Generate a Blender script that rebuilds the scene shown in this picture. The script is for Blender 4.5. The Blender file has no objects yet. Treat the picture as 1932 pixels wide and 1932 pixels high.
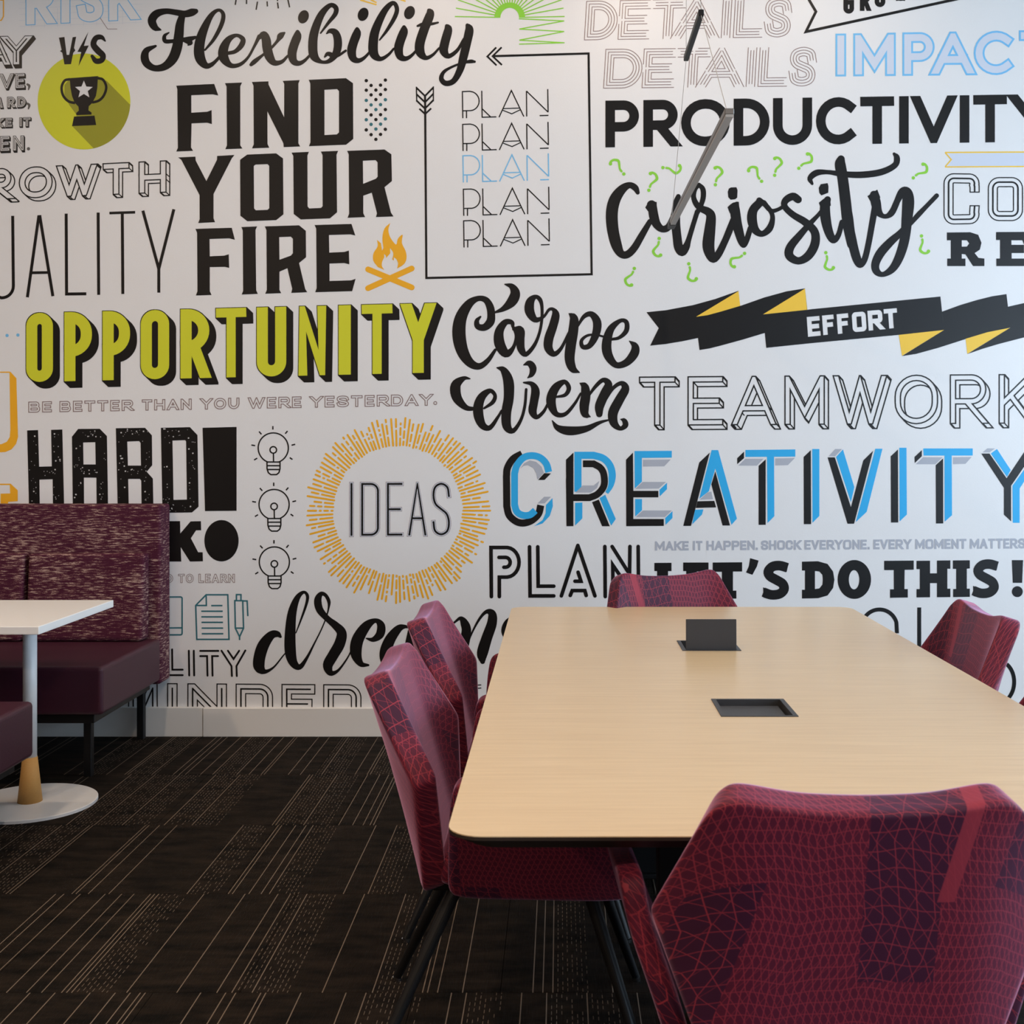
import bpy, bmesh, math, random
import numpy as np
from mathutils import Vector, Matrix
from mathutils.geometry import delaunay_2d_cdt

# ------------------------------------------------------------------ camera, light, exposure
sc = bpy.context.scene
EYE = 1.342            # camera height
DW = 5.45              # distance from the camera to the printed wall (wall face is y = 0)
FPX = 2254.0           # focal length for a 1932 px frame
PX, PY = 1056.0, 833.0 # where the wall's perpendicular meets the frame
cam_d = bpy.data.cameras.new('camera')
cam = bpy.data.objects.new('camera', cam_d)
sc.collection.objects.link(cam)
cam.location = (0, -DW, EYE)
cam.rotation_euler = (math.pi/2, 0, 0)
cam_d.sensor_width = 36.0
cam_d.lens = 36.0*FPX/1932.0
cam_d.shift_x = -(PX-966.0)/1932.0
cam_d.shift_y = (PY-966.0)/1932.0
cam_d.clip_start = 0.05
cam_d.dof.use_dof = True
cam_d.dof.focus_distance = 3.9
cam_d.dof.aperture_fstop = 11.0
sc.camera = cam
sc.view_settings.view_transform = 'Standard'
sc.view_settings.look = 'None'
sc.view_settings.exposure = 0.18
sc.view_settings.gamma = 1.0
sc.view_settings.use_curve_mapping = False

world = bpy.data.worlds.new('world')
sc.world = world
world.use_nodes = True
world.node_tree.nodes['Background'].inputs[0].default_value = (0.62, 0.80, 1.0, 1)
world.node_tree.nodes['Background'].inputs[1].default_value = 3.0

ROOM_L, ROOM_R, ROOM_F, ROOM_H = -4.6, 4.2, -9.0, 3.75

def area(name, loc, rot, sx, sy, power, col, spread=180):
    l = bpy.data.lights.new(name, 'AREA')
    l.shape = 'RECTANGLE'; l.size = sx; l.size_y = sy
    l.energy = power; l.color = col; l.spread = math.radians(spread)
    o = bpy.data.objects.new(name, l)
    o.location = loc; o.rotation_euler = rot
    sc.collection.objects.link(o)
    return o
# daylight coming in through the glazed right-hand wall
area('window_daylight', (ROOM_R+0.06, -2.55, 1.75), (0, math.pi/2, 0), 2.5, 4.1, 132, (0.62, 0.80, 1.0))
area('window_daylight_rear', (ROOM_R+0.06, -6.9, 1.75), (0, math.pi/2, 0), 2.5, 3.2, 120, (0.62, 0.80, 1.0))

def srgb(r, g, b):
    f = lambda c: (c/255.0)/12.92 if c/255.0 <= 0.04045 else (((c/255.0)+0.055)/1.055)**2.4
    return (f(r), f(g), f(b), 1.0)

# ------------------------------------------------------------------ helpers
C = sc.collection
def link(o, parent=None):
    C.objects.link(o)
    if parent is not None: o.parent = parent
    return o
def tag(o, label=None, cat=None, group=None, kind=None):
    if label: o['label'] = label
    if cat: o['category'] = cat
    if group: o['group'] = group
    if kind: o['kind'] = kind
    return o
def empty(name, loc=(0,0,0), rz=0.0):
    o = bpy.data.objects.new(name, None)
    o.location = loc; o.rotation_euler = (0,0,rz)
    o.empty_display_size = 0.1
    return link(o)
def mesh_obj(name, bm, mat, parent=None, smooth=False):
    me = bpy.data.meshes.new(name)
    bm.normal_update()
    bm.to_mesh(me); bm.free()
    if smooth:
        for p in me.polygons: p.use_smooth = True
    me.materials.append(mat)
    return link(bpy.data.objects.new(name, me), parent)
def box(bm, x0,x1,y0,y1,z0,z1, bev=0.0, seg=2):
    vs = [bm.verts.new(p) for p in ((x0,y0,z0),(x1,y0,z0),(x1,y1,z0),(x0,y1,z0),(x0,y0,z1),(x1,y0,z1),(x1,y1,z1),(x0,y1,z1))]
    fs = [bm.faces.new([vs[i] for i in f]) for f in ((0,3,2,1),(4,5,6,7),(0,1,5,4),(1,2,6,5),(2,3,7,6),(3,0,4,7))]
    if bev > 0:
        es = list({e for f in fs for e in f.edges})
        bmesh.ops.bevel(bm, geom=es, offset=bev, segments=seg, affect='EDGES', profile=0.5)
def tube(bm, p0, p1, r0, r1=None, n=16):
    r1 = r0 if r1 is None else r1
    p0 = Vector(p0); p1 = Vector(p1); d = (p1-p0).normalized()
    a = Vector((0,0,1)) if abs(d.z) < .9 else Vector((1,0,0))
    u = d.cross(a).normalized(); v = d.cross(u)
    A = [bm.verts.new(p0 + (u*math.cos(t)+v*math.sin(t))*r0) for t in [2*math.pi*i/n for i in range(n)]]
    B = [bm.verts.new(p1 + (u*math.cos(t)+v*math.sin(t))*r1) for t in [2*math.pi*i/n for i in range(n)]]
    for i in range(n):
        bm.faces.new((A[i], A[(i+1)%n], B[(i+1)%n], B[i]))
    bm.faces.new(A[::-1]); bm.faces.new(B)
def recalc(bm): bmesh.ops.recalc_face_normals(bm, faces=bm.faces[:])
def copy_tree(o, parent=None):
    c = o.copy(); C.objects.link(c); c.parent = parent
    for ch in list(o.children): copy_tree(ch, c)
    return c

# ------------------------------------------------------------------ materials
def new_mat(name):
    m = bpy.data.materials.new(name); m.use_nodes = True
    nt = m.node_tree
    b = nt.nodes['Principled BSDF']
    return m, nt, b
def node(nt, typ, **kw):
    n = nt.nodes.new(typ)
    for k, v in kw.items():
        if isinstance(k, str) and hasattr(n, k): setattr(n, k, v)
    return n
def plain(name, col, rough=0.5, spec=0.5, metal=0.0, bump=0.0, bscale=60.0, var=0.0):
    m, nt, b = new_mat(name)
    b.inputs['Base Color'].default_value = col
    b.inputs['Roughness'].default_value = rough
    b.inputs['Specular IOR Level'].default_value = spec
    b.inputs['Metallic'].default_value = metal
    tc = node(nt, 'ShaderNodeTexCoord')
    nz = node(nt, 'ShaderNodeTexNoise'); nz.inputs['Scale'].default_value = bscale; nz.inputs['Detail'].default_value = 4
    nt.links.new(tc.outputs['Object'], nz.inputs['Vector'])
    if var > 0:
        mx = node(nt, 'ShaderNodeMix', data_type='RGBA')
        mx.inputs['A'].default_value = [c*(1-var) for c in col[:3]]+[1]
        mx.inputs['B'].default_value = [min(1,c*(1+var)) for c in col[:3]]+[1]
        nt.links.new(nz.outputs['Fac'], mx.inputs['Factor'])
        nt.links.new(mx.outputs['Result'], b.inputs['Base Color'])
    if bump > 0:
        bp = node(nt, 'ShaderNodeBump'); bp.inputs['Strength'].default_value = bump; bp.inputs['Distance'].default_value = 0.002
        nt.links.new(nz.outputs['Fac'], bp.inputs['Height'])
        nt.links.new(bp.outputs['Normal'], b.inputs['Normal'])
    return m
M = {}
M['wall'] = plain('wall_vinyl', srgb(226,224,222), .42, .45, bump=.12, bscale=160, var=.012)
M['paint'] = plain('wall_paint', srgb(222,218,212), .6, .3, bump=.1, bscale=120)
M['paintd'] = plain('wall_paint_darkened', srgb(128,118,110), .7, .2, bump=.1, bscale=120)  # unseen left and front walls, coloured darker so the ink reflects dark
M['ceiling'] = plain('ceiling_paint', srgb(215,205,195), .8, .2, bump=.1)
M['base'] = plain('baseboard_paint', srgb(226,222,216), .4, .4, bump=.05, bscale=40)
M['trim'] = plain('window_frame_paint', srgb(60,60,62), .4, .5)
M['white'] = plain('white_laminate', srgb(238,236,232), .35, .45, bump=.05)
M['whitemetal'] = plain('white_metal', srgb(232,232,232), .35, .5)
M['tan'] = plain('tan_wood_cone', srgb(196,148,84), .6, .3, bump=.15, bscale=200, var=.08)
M['black'] = plain('black_metal', srgb(13,13,14), .5, .35)
M['blackp'] = plain('black_anodised', srgb(48,48,50), .5, .45, bump=.1, bscale=400)
M['darktray'] = plain('dark_tray', srgb(18,18,19), .6, .4)
M['steel'] = plain('brushed_steel', srgb(170,170,172), .25, .5, metal=1.0)
M['pend'] = plain('grey_aluminium', srgb(120,116,112), .4, .5, metal=.55)
M['pend2'] = plain('grey_diffuser', srgb(158,154,148), .45, .5)
M['wire'] = plain('thin_steel_wire', srgb(190,180,170), .5, .4)
M['edge'] = plain('table_edge', srgb(44,34,28), .5, .4)
M['glow'] = plain('lamp_face', (1,1,1,1))
M['glow'].node_tree.nodes['Principled BSDF'].inputs['Emission Color'].default_value = (1.0,.72,.45,1)
M['glow'].node_tree.nodes['Principled BSDF'].inputs['Emission Strength'].default_value = 3.0

def glass_mat():
    m, nt, b = new_mat('window_glass')
    b.inputs['Base Color'].default_value = (1,1,1,1)
    b.inputs['Roughness'].default_value = 0.0
    b.inputs['Transmission Weight'].default_value = 1.0
    b.inputs['IOR'].default_value = 1.05
    return m
M['glass'] = glass_mat()

def wood_mat():
    m, nt, b = new_mat('light_maple_laminate')
    tc = node(nt, 'ShaderNodeTexCoord')
    mp = node(nt, 'ShaderNodeMapping'); mp.inputs['Scale'].default_value = (1.2, 26, 10)
    nt.links.new(tc.outputs['Object'], mp.inputs['Vector'])
    n1 = node(nt, 'ShaderNodeTexNoise'); n1.inputs['Scale'].default_value = 3.0; n1.inputs['Detail'].default_value = 6; n1.inputs['Roughness'].default_value = .6
    nt.links.new(mp.outputs[0], n1.inputs['Vector'])
    mp2 = node(nt, 'ShaderNodeMapping'); mp2.inputs['Scale'].default_value = (6, 260, 10)
    nt.links.new(tc.outputs['Object'], mp2.inputs['Vector'])
    n2 = node(nt, 'ShaderNodeTexNoise'); n2.inputs['Scale'].default_value = 2.0; n2.inputs['Detail'].default_value = 3
    nt.links.new(mp2.outputs[0], n2.inputs['Vector'])
    add = node(nt, 'ShaderNodeMath', operation='MULTIPLY_ADD'); add.inputs[1].default_value = .45
    nt.links.new(n2.outputs['Fac'], add.inputs[0]); nt.links.new(n1.outputs['Fac'], add.inputs[2])
    cr = node(nt, 'ShaderNodeValToRGB')
    cr.color_ramp.elements[0].position = .45; cr.color_ramp.elements[0].color = srgb(200,172,132)
    cr.color_ramp.elements[1].position = 1.0; cr.color_ramp.elements[1].color = srgb(217,190,150)
    nt.links.new(add.outputs[0], cr.inputs['Fac'])
    nt.links.new(cr.outputs['Color'], b.inputs['Base Color'])
    b.inputs['Roughness'].default_value = .30
    b.inputs['Specular IOR Level'].default_value = .5
    return m
M['wood'] = wood_mat()

def vmath(nt, op, a, b=None, c=None):
    n = nt.nodes.new('ShaderNodeMath'); n.operation = op
    for i, s in enumerate((a, b, c)):
        if s is None: continue
        if isinstance(s, (int, float)): n.inputs[i].default_value = s
        else: nt.links.new(s, n.inputs[i])
    return n.outputs[0]

def carpet_mat():
    m, nt, b = new_mat('dark_striped_carpet')
    tc = node(nt, 'ShaderNodeTexCoord'); oi = node(nt, 'ShaderNodeObjectInfo')
    sx = node(nt, 'ShaderNodeSeparateXYZ'); nt.links.new(tc.outputs['Object'], sx.inputs[0])
    rnd = oi.outputs['Random']
    u = vmath(nt, 'DIVIDE', sx.outputs['X'], .0122)
    cell = vmath(nt, 'FLOOR', u); fr = vmath(nt, 'FRACT', u)
    def wn(a, bb):
        cb = node(nt, 'ShaderNodeCombineXYZ')
        for i, s in enumerate((a, bb)):
            if isinstance(s,(int,float)): cb.inputs[i].default_value = s
            else: nt.links.new(s, cb.inputs[i])
        w = node(nt, 'ShaderNodeTexWhiteNoise', noise_dimensions='2D'); nt.links.new(cb.outputs[0], w.inputs['Vector'])
        return w.outputs['Value']
    rtile = vmath(nt, 'MULTIPLY', rnd, 91.7)
    r1 = wn(cell, rtile)
    line = vmath(nt, 'LESS_THAN', vmath(nt, 'ABSOLUTE', vmath(nt, 'SUBTRACT', fr, .5)), .11)
    # clusters of dashes, each bounded by two solid lines
    cu = vmath(nt, 'DIVIDE', cell, 8.0); ccell = vmath(nt, 'FLOOR', cu); cfr = vmath(nt, 'FRACT', cu)
    rc = wn(ccell, vmath(nt, 'ADD', rtile, 13.3))
    incl = vmath(nt, 'LESS_THAN', rc, .3)
    edge = vmath(nt, 'LESS_THAN', cfr, .06)
    solid_c = vmath(nt, 'MULTIPLY', incl, edge)
    solid_o = vmath(nt, 'MULTIPLY', vmath(nt, 'SUBTRACT', 1.0, incl), vmath(nt, 'LESS_THAN', r1, .15))
    solid = vmath(nt, 'MULTIPLY', vmath(nt, 'ADD', solid_c, solid_o), line)
    v = vmath(nt, 'ADD', vmath(nt, 'DIVIDE', sx.outputs['Y'], .028), vmath(nt, 'MULTIPLY', r1, 7.0))
    vc = vmath(nt, 'FLOOR', v); vf = vmath(nt, 'FRACT', v)
    rd = wn(vmath(nt,'ADD',cell,vmath(nt,'MULTIPLY',vc,37.0)), rtile)
    thin = vmath(nt, 'LESS_THAN', vmath(nt, 'ABSOLUTE', vmath(nt, 'SUBTRACT', fr, .5)), .07)
    dash = vmath(nt, 'MULTIPLY', vmath(nt, 'LESS_THAN', vf, .6), vmath(nt, 'LESS_THAN', rd, .78))
    dash = vmath(nt, 'MULTIPLY', vmath(nt, 'MULTIPLY', dash, thin), vmath(nt, 'MULTIPLY', incl, .8))
    fac = vmath(nt, 'MAXIMUM', solid, dash)
    # mottled pile
    geo = node(nt, 'ShaderNodeNewGeometry')
    mp = node(nt, 'ShaderNodeMapping'); mp.inputs['Scale'].default_value = (6, 20, 1); nt.links.new(geo.outputs['Position'], mp.inputs['Vector'])
    nz = node(nt, 'ShaderNodeTexNoise'); nz.inputs['Scale'].default_value = 1.0; nz.inputs['Detail'].default_value = 7; nz.inputs['Roughness'].default_value = .65
    nt.links.new(mp.outputs[0], nz.inputs['Vector'])
    cr = node(nt, 'ShaderNodeValToRGB')
    cr.color_ramp.elements[0].position = .35; cr.color_ramp.elements[0].color = (.0044,.0037,.0030,1)
    cr.color_ramp.elements[1].position = .72; cr.color_ramp.elements[1].color = (.025,.0172,.0118,1)
    nt.links.new(nz.outputs['Fac'], cr.inputs['Fac'])
    mx = node(nt, 'ShaderNodeMix', data_type='RGBA')
    nt.links.new(fac, mx.inputs['Factor']); nt.links.new(cr.outputs['Color'], mx.inputs['A'])
    mx.inputs['B'].default_value = (.20,.155,.118,1)
    nt.links.new(mx.outputs['Result'], b.inputs['Base Color'])
    b.inputs['Roughness'].default_value = .95; b.inputs['Specular IOR Level'].default_value = .1
    rb = vmath(nt, 'SINE', vmath(nt, 'MULTIPLY', sx.outputs['X'], 2*math.pi/.004))
    bp = node(nt, 'ShaderNodeBump'); bp.inputs['Strength'].default_value = .4; bp.inputs['Distance'].default_value = .001
    nt.links.new(rb, bp.inputs['Height']); nt.links.new(bp.outputs['Normal'], b.inputs['Normal'])
    return m
M['carpet'] = carpet_mat()
M['screed'] = plain('dark_floor_joint', (.006,.005,.004,1), .9, .1)

def chair_fabric():
    m, nt, b = new_mat('maroon_triangle_weave')
    uv = node(nt, 'ShaderNodeUVMap'); uv.uv_map = 'UVMap'
    sp = node(nt, 'ShaderNodeSeparateXYZ'); nt.links.new(uv.outputs[0], sp.inputs[0])
    u, v = sp.outputs['X'], sp.outputs['Y']
    def tri(s, f, ph): return vmath(nt, 'PINGPONG', vmath(nt, 'ADD', vmath(nt, 'MULTIPLY', s, f), ph), 1.0)
    # thread lines bend in straight zigzag runs, spaced differently in each panel of the cloth
    U = vmath(nt, 'ADD', u, vmath(nt, 'ADD', vmath(nt, 'MULTIPLY', tri(v, 11.0, .3), .022), vmath(nt, 'MULTIPLY', tri(v, 4.3, .1), .05)))
    V = vmath(nt, 'ADD', v, vmath(nt, 'ADD', vmath(nt, 'MULTIPLY', tri(u, 9.0, .4), .010), vmath(nt, 'MULTIPLY', tri(u, 23.0, .2), .003)))
    zc = node(nt, 'ShaderNodeCombineXYZ')
    nt.links.new(vmath(nt, 'FLOOR', vmath(nt, 'DIVIDE', vmath(nt, 'ADD', u, vmath(nt, 'MULTIPLY', v, -.12)), .083)), zc.inputs[0])
    nt.links.new(vmath(nt, 'FLOOR', vmath(nt, 'DIVIDE', v, .21)), zc.inputs[1])
    wn_ = node(nt, 'ShaderNodeTexWhiteNoise', noise_dimensions='2D'); nt.links.new(zc.outputs[0], wn_.inputs['Vector'])
    sv = node(nt, 'ShaderNodeSeparateXYZ'); nt.links.new(wn_.outputs['Color'], sv.inputs[0])
    def ln(s, f, w):
        return vmath(nt, 'LESS_THAN', vmath(nt, 'ABSOLUTE', vmath(nt, 'SUBTRACT', vmath(nt, 'FRACT', vmath(nt, 'MULTIPLY', s, f)), .5)), w*f*.5)
    def mesh_lines(fu, fv, w):
        a = ln(U, fu, w); c = vmath(nt, 'MULTIPLY', ln(V, fv, w), .75)
        D = vmath(nt, 'ADD', vmath(nt, 'MULTIPLY', U, fu), vmath(nt, 'MULTIPLY', V, fv))
        d = ln(D, 1.0, w*fu*.85)
        D2 = vmath(nt, 'SUBTRACT', vmath(nt, 'MULTIPLY', U, fu*.5), vmath(nt, 'MULTIPLY', V, fv*.37))
        e = vmath(nt, 'MULTIPLY', ln(D2, 1.0, w*fu*.5), .6)
        return vmath(nt, 'MAXIMUM', vmath(nt, 'MAXIMUM', a, c), vmath(nt, 'MAXIMUM', d, e))
    dense = mesh_lines(84, 66, .0013); wide = mesh_lines(40, 44, .0013)
    tc = node(nt, 'ShaderNodeTexCoord'); so = node(nt, 'ShaderNodeSeparateXYZ'); nt.links.new(tc.outputs['Object'], so.inputs[0])
    ox, oz = so.outputs['X'], so.outputs['Z']
    panel = vmath(nt, 'MULTIPLY', vmath(nt, 'LESS_THAN', vmath(nt, 'ABSOLUTE', vmath(nt, 'SUBTRACT', ox, .055)), .055), vmath(nt, 'GREATER_THAN', oz, .56))
    zm = vmath(nt, 'MAXIMUM', panel, vmath(nt, 'GREATER_THAN', sv.outputs['X'], .78))
    lines = vmath(nt, 'ADD', vmath(nt, 'MULTIPLY', dense, vmath(nt, 'SUBTRACT', 1.0, zm)), vmath(nt, 'MULTIPLY', wide, zm))
    bx0 = vmath(nt, 'ADD', vmath(nt, 'MULTIPLY', oz, .2), -.022)
    band = vmath(nt, 'MULTIPLY', vmath(nt, 'LESS_THAN', vmath(nt, 'ABSOLUTE', vmath(nt, 'SUBTRACT', ox, bx0)), .0125), vmath(nt, 'GREATER_THAN', oz, .69))
    lines = vmath(nt, 'MAXIMUM', lines, vmath(nt, 'MULTIPLY', band, .8))
    tone = node(nt, 'ShaderNodeMix', data_type='RGBA')
    tone.inputs['A'].default_value = (.044,.0035,.022,1); tone.inputs['B'].default_value = (.092,.0050,.022,1)
    nt.links.new(vmath(nt, 'SUBTRACT', 1.0, zm), tone.inputs['Factor'])
    mx = node(nt, 'ShaderNodeMix', data_type='RGBA')
    nt.links.new(lines, mx.inputs['Factor']); nt.links.new(tone.outputs['Result'], mx.inputs['A'])
    mx.inputs['B'].default_value = (.30,.027,.045,1)
    nt.links.new(mx.outputs['Result'], b.inputs['Base Color'])
    b.inputs['Roughness'].default_value = .62; b.inputs['Specular IOR Level'].default_value = .3
    b.inputs['Sheen Weight'].default_value = .75; b.inputs['Sheen Roughness'].default_value = .35
    b.inputs['Sheen Tint'].default_value = (1.0,.55,.85,1)
    bp = node(nt, 'ShaderNodeBump'); bp.inputs['Strength'].default_value = .15; bp.inputs['Distance'].default_value = .001
    nt.links.new(lines, bp.inputs['Height']); nt.links.new(bp.outputs['Normal'], b.inputs['Normal'])
    return m
M['chair'] = chair_fabric()

def booth_fabric():
    m, nt, b = new_mat('maroon_tweed')
    tc = node(nt, 'ShaderNodeTexCoord')
    def nz(scale, det, sz):
        mp = node(nt, 'ShaderNodeMapping'); mp.inputs['Scale'].default_value = scale
        nt.links.new(tc.outputs['Object'], mp.inputs['Vector'])
        n = node(nt, 'ShaderNodeTexNoise'); n.inputs['Scale'].default_value = sz; n.inputs['Detail'].default_value = det; n.inputs['Roughness'].default_value = .6
        nt.links.new(mp.outputs[0], n.inputs['Vector']); return n.outputs['Fac']
    streak = nz((24, 24, 185), 3, 1.0)
    fine = nz((260, 260, 330), 2, 1.0)
    zone = nz((4, 4, 9), 2, 1.0)
    s = vmath(nt, 'ADD', vmath(nt, 'MULTIPLY', streak, 1.0), vmath(nt, 'ADD', vmath(nt, 'MULTIPLY', fine, .35), vmath(nt, 'MULTIPLY', zone, .25)))
    cr = node(nt, 'ShaderNodeValToRGB')
    e = cr.color_ramp.elements
    e[0].position = .78; e[0].color = (.060,.009,.024,1)
    e[1].position = .97; e[1].color = (.44,.30,.245,1)
    k = e.new(.86); k.color = (.135,.050,.056,1)
    nt.links.new(s, cr.inputs['Fac']); nt.links.new(cr.outputs['Color'], b.inputs['Base Color'])
    b.inputs['Roughness'].default_value = .9; b.inputs['Specular IOR Level'].default_value = .2
    bp = node(nt, 'ShaderNodeBump'); bp.inputs['Strength'].default_value = .5; bp.inputs['Distance'].default_value = .002
    nt.links.new(s, bp.inputs['Height']); nt.links.new(bp.outputs['Normal'], b.inputs['Normal'])
    return m
M['tweed'] = booth_fabric()
M['seat'] = plain('maroon_leatherette', (.050,.010,.021,1), .45, .4, bump=.25, bscale=350, var=.1)
DOWNLIGHTS = [(-3.1,-1.5,10),(-1.6,-1.2,9.5),(-0.6,-.6,4.0),(0.35,-.6,5.4),(1.2,-.6,3.4),(-3.1,-4.2,28),(-1.5,-4.2,27),(0.3,-4.2,13),(-3.1,-7.2,70),(0.3,-7.2,50)]
# ------------------------------------------------------------------ room shell
def struct(name, bm, mat, parent=None):
    recalc(bm)
    o = mesh_obj(name, bm, mat, parent)
    if parent is None: o['kind'] = 'structure'
    return o
L, R, F, H = ROOM_L, ROOM_R, ROOM_F, ROOM_H
bm = bmesh.new(); box(bm, L-.1, R+.3, 0, .15, 0, H); wall_back = struct('wall_back', bm, M['wall'])
bm = bmesh.new(); box(bm, L-.15, L, F, 0, 0, H); struct('wall_left', bm, M['paintd'])
bm = bmesh.new(); box(bm, L, R, F-.15, F, 0, H); struct('wall_front', bm, M['paintd'])
bm = bmesh.new(); box(bm, L-.15, R+.3, F-.15, .15, H, H+.1); struct('ceiling', bm, M['ceiling'])
bm = bmesh.new(); box(bm, L-.15, R+.3, F-.15, .15, -.12, -.006); floor = struct('floor', bm, M['screed'])
# right wall: sill band, head band, piers, then two glazed openings
bm = bmesh.new()
box(bm, R, R+.3, F, 0, 0, .45); box(bm, R, R+.3, F, 0, 3.05, H)
box(bm, R, R+.3, -.45, 0, .45, 3.05); box(bm, R, R+.3, -5.25, -4.65, .45, 3.05); box(bm, R, R+.3, F, -8.55, .45, 3.05)
struct('wall_right', bm, M['paint'])
for k, (y0, y1) in enumerate(((-4.65,-.45), (-8.55,-5.25))):
    w = bpy.data.objects.new('window_%d' % (k+1), None); link(w); w['kind'] = 'structure'
    bm = bmesh.new()
    box(bm, R+.12, R+.18, y0, y1, .45, .51); box(bm, R+.12, R+.18, y0, y1, 2.99, 3.05)
    n = 3
    for i in range(n+1):
        yy = y0 + (y1-y0)*i/n
        a, b_ = (yy, yy+.06) if i == 0 else ((yy-.06, yy) if i == n else (yy-.03, yy+.03))
        box(bm, R+.12, R+.18, a, b_, .51, 2.99)
    recalc(bm); mesh_obj('window_frame', bm, M['trim'], w)
    for i in range(n):
        ya = y0 + (y1-y0)*i/n + .06; yb = y0 + (y1-y0)*(i+1)/n - .06
        bm = bmesh.new(); box(bm, R+.145, R+.153, ya, yb, .51, 2.99); mesh_obj('pane', bm, M['glass'], w)

# carpet tiles laid in rows; one mesh shared by all
T = .635
bm = bmesh.new(); box(bm, -T/2+.0006, T/2-.0006, -T/2+.0006, T/2-.0006, -.006, 0.0, .0008, 1)
recalc(bm)
tme = bpy.data.meshes.new('carpet_tile'); bm.to_mesh(tme); bm.free(); tme.materials.append(M['carpet'])
nx = int(math.ceil((R-L)/T)); ny = int(math.ceil(-F/T))
for j in range(ny):
    off = (.21 if j % 2 else 0)
    for i in range(nx):
        x = L + T*(i+.5) + off - .2; y = -T*(j+.5)
        if x+T/2 > R+.3 or y-T/2 < F-.14: continue
        t = bpy.data.objects.new('carpet_tile', tme); t.location = (x, y, 0); link(t, floor)

# baseboard on the printed wall: two lengths butted with an open joint
JX = (385-PX)*DW/FPX
bb = bpy.data.objects.new('baseboard_back', None); link(bb); bb['kind'] = 'structure'
bm = bmesh.new(); box(bm, L, JX-.001, -.022, 0, 0, .133, .003, 2); recalc(bm); mesh_obj('board', bm, M['base'], bb)
bm = bmesh.new(); box(bm, JX+.001, R, -.024, 0, 0, .131, .003, 2); recalc(bm); mesh_obj('board', bm, M['base'], bb)

# ------------------------------------------------------------------ meeting table with two power boxes
TX0, TX1, TY0, TY1, TZ = -.174, 1.056, -3.628, -1.100, .74
PB = [(.353, .523, -2.838, -2.660, False), (.353, .523, -2.015, -1.842, True)]
def rounded_rect(x0,x1,y0,y1,r,n=8):
    pts = []
    for cx, cy, a0 in ((x1-r,y0+r,-90),(x1-r,y1-r,0),(x0+r,y1-r,90),(x0+r,y0+r,180)):
        for i in range(n+1):
            a = math.radians(a0+90*i/n); pts.append((cx+r*math.cos(a), cy+r*math.sin(a)))
    return pts
mt = empty('meeting_table', ((TX0+TX1)/2, (TY0+TY1)/2, 0))
tag(mt, 'long light maple meeting table with rounded corners and two power boxes', 'table')
cx, cy = mt.location.x, mt.location.y
outer = rounded_rect(TX0-cx, TX1-cx, TY0-cy, TY1-cy, .055)
holes = [[(a-cx,c-cy),(b-cx,c-cy),(b-cx,d-cy),(a-cx,d-cy)] for a,b,c,d,_ in PB]
def slab(outer, holes, z0, z1):
    vs = [Vector(p) for p in outer]; fs = [list(range(len(outer)))]
    for h in holes:
        fs.append(list(range(len(vs), len(vs)+4))); vs += [Vector(p) for p in h]
    ov, oe, of, _, _, orf = delaunay_2d_cdt(vs, [], fs, 1, 1e-6)
    bm = bmesh.new()
    top = [bm.verts.new((v.x, v.y, z1)) for v in ov]; bot = [bm.verts.new((v.x, v.y, z0)) for v in ov]
    for f, o in zip(of, orf):
        if any(k > 0 for k in o): continue
        bm.faces.new([top[i] for i in f]); bm.faces.new([bot[i] for i in f][::-1])
    for e in [e for e in bm.edges if len(e.link_faces) == 1 and e.verts[0].co.z > (z0+z1)/2]:
        a, b_ = e.verts
        ia, ib = top.index(a), top.index(b_)
        bm.faces.new((a, b_, bot[ib], bot[ia]))
    recalc(bm); return bm
mesh_obj('tabletop', slab(outer, holes, TZ-.0016, TZ), M['wood'], mt)
mesh_obj('edge_band', slab(outer, holes, TZ-.007, TZ-.0016), M['edge'], mt)['label'] = 'thin dark edge band'
bm = slab(rounded_rect(TX0-cx+.001, TX1-cx-.001, TY0-cy+.001, TY1-cy-.001, .054), holes, TZ-.026, TZ-.007)
for v in bm.verts:
    if v.co.z < TZ-.02 and (abs(v.co.x) > .5 or abs(v.co.y) > 1.1):
        v.co.x *= .955; v.co.y *= .98
mesh_obj('under_edge', bm, M['edge'], mt)['label'] = 'dark undercut edge below the top'
for sy in (-1, 1):
    bm = bmesh.new(); box(bm, -.24, .24, sy*.62-.03, sy*.62+.03, .012, TZ-.026, .004); recalc(bm)
    mesh_obj('pedestal', bm, M['black'], mt)
    bm = bmesh.new(); box(bm, -.38, .38, sy*.62-.045, sy*.62+.045, .0, .016, .003); recalc(bm)
    mesh_obj('foot', bm, M['black'], mt)
bm = bmesh.new(); box(bm, -.04, .04, -.59, .59, .62, .68, .004); recalc(bm)
mesh_obj('beam', bm, M['black'], mt)
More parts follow.
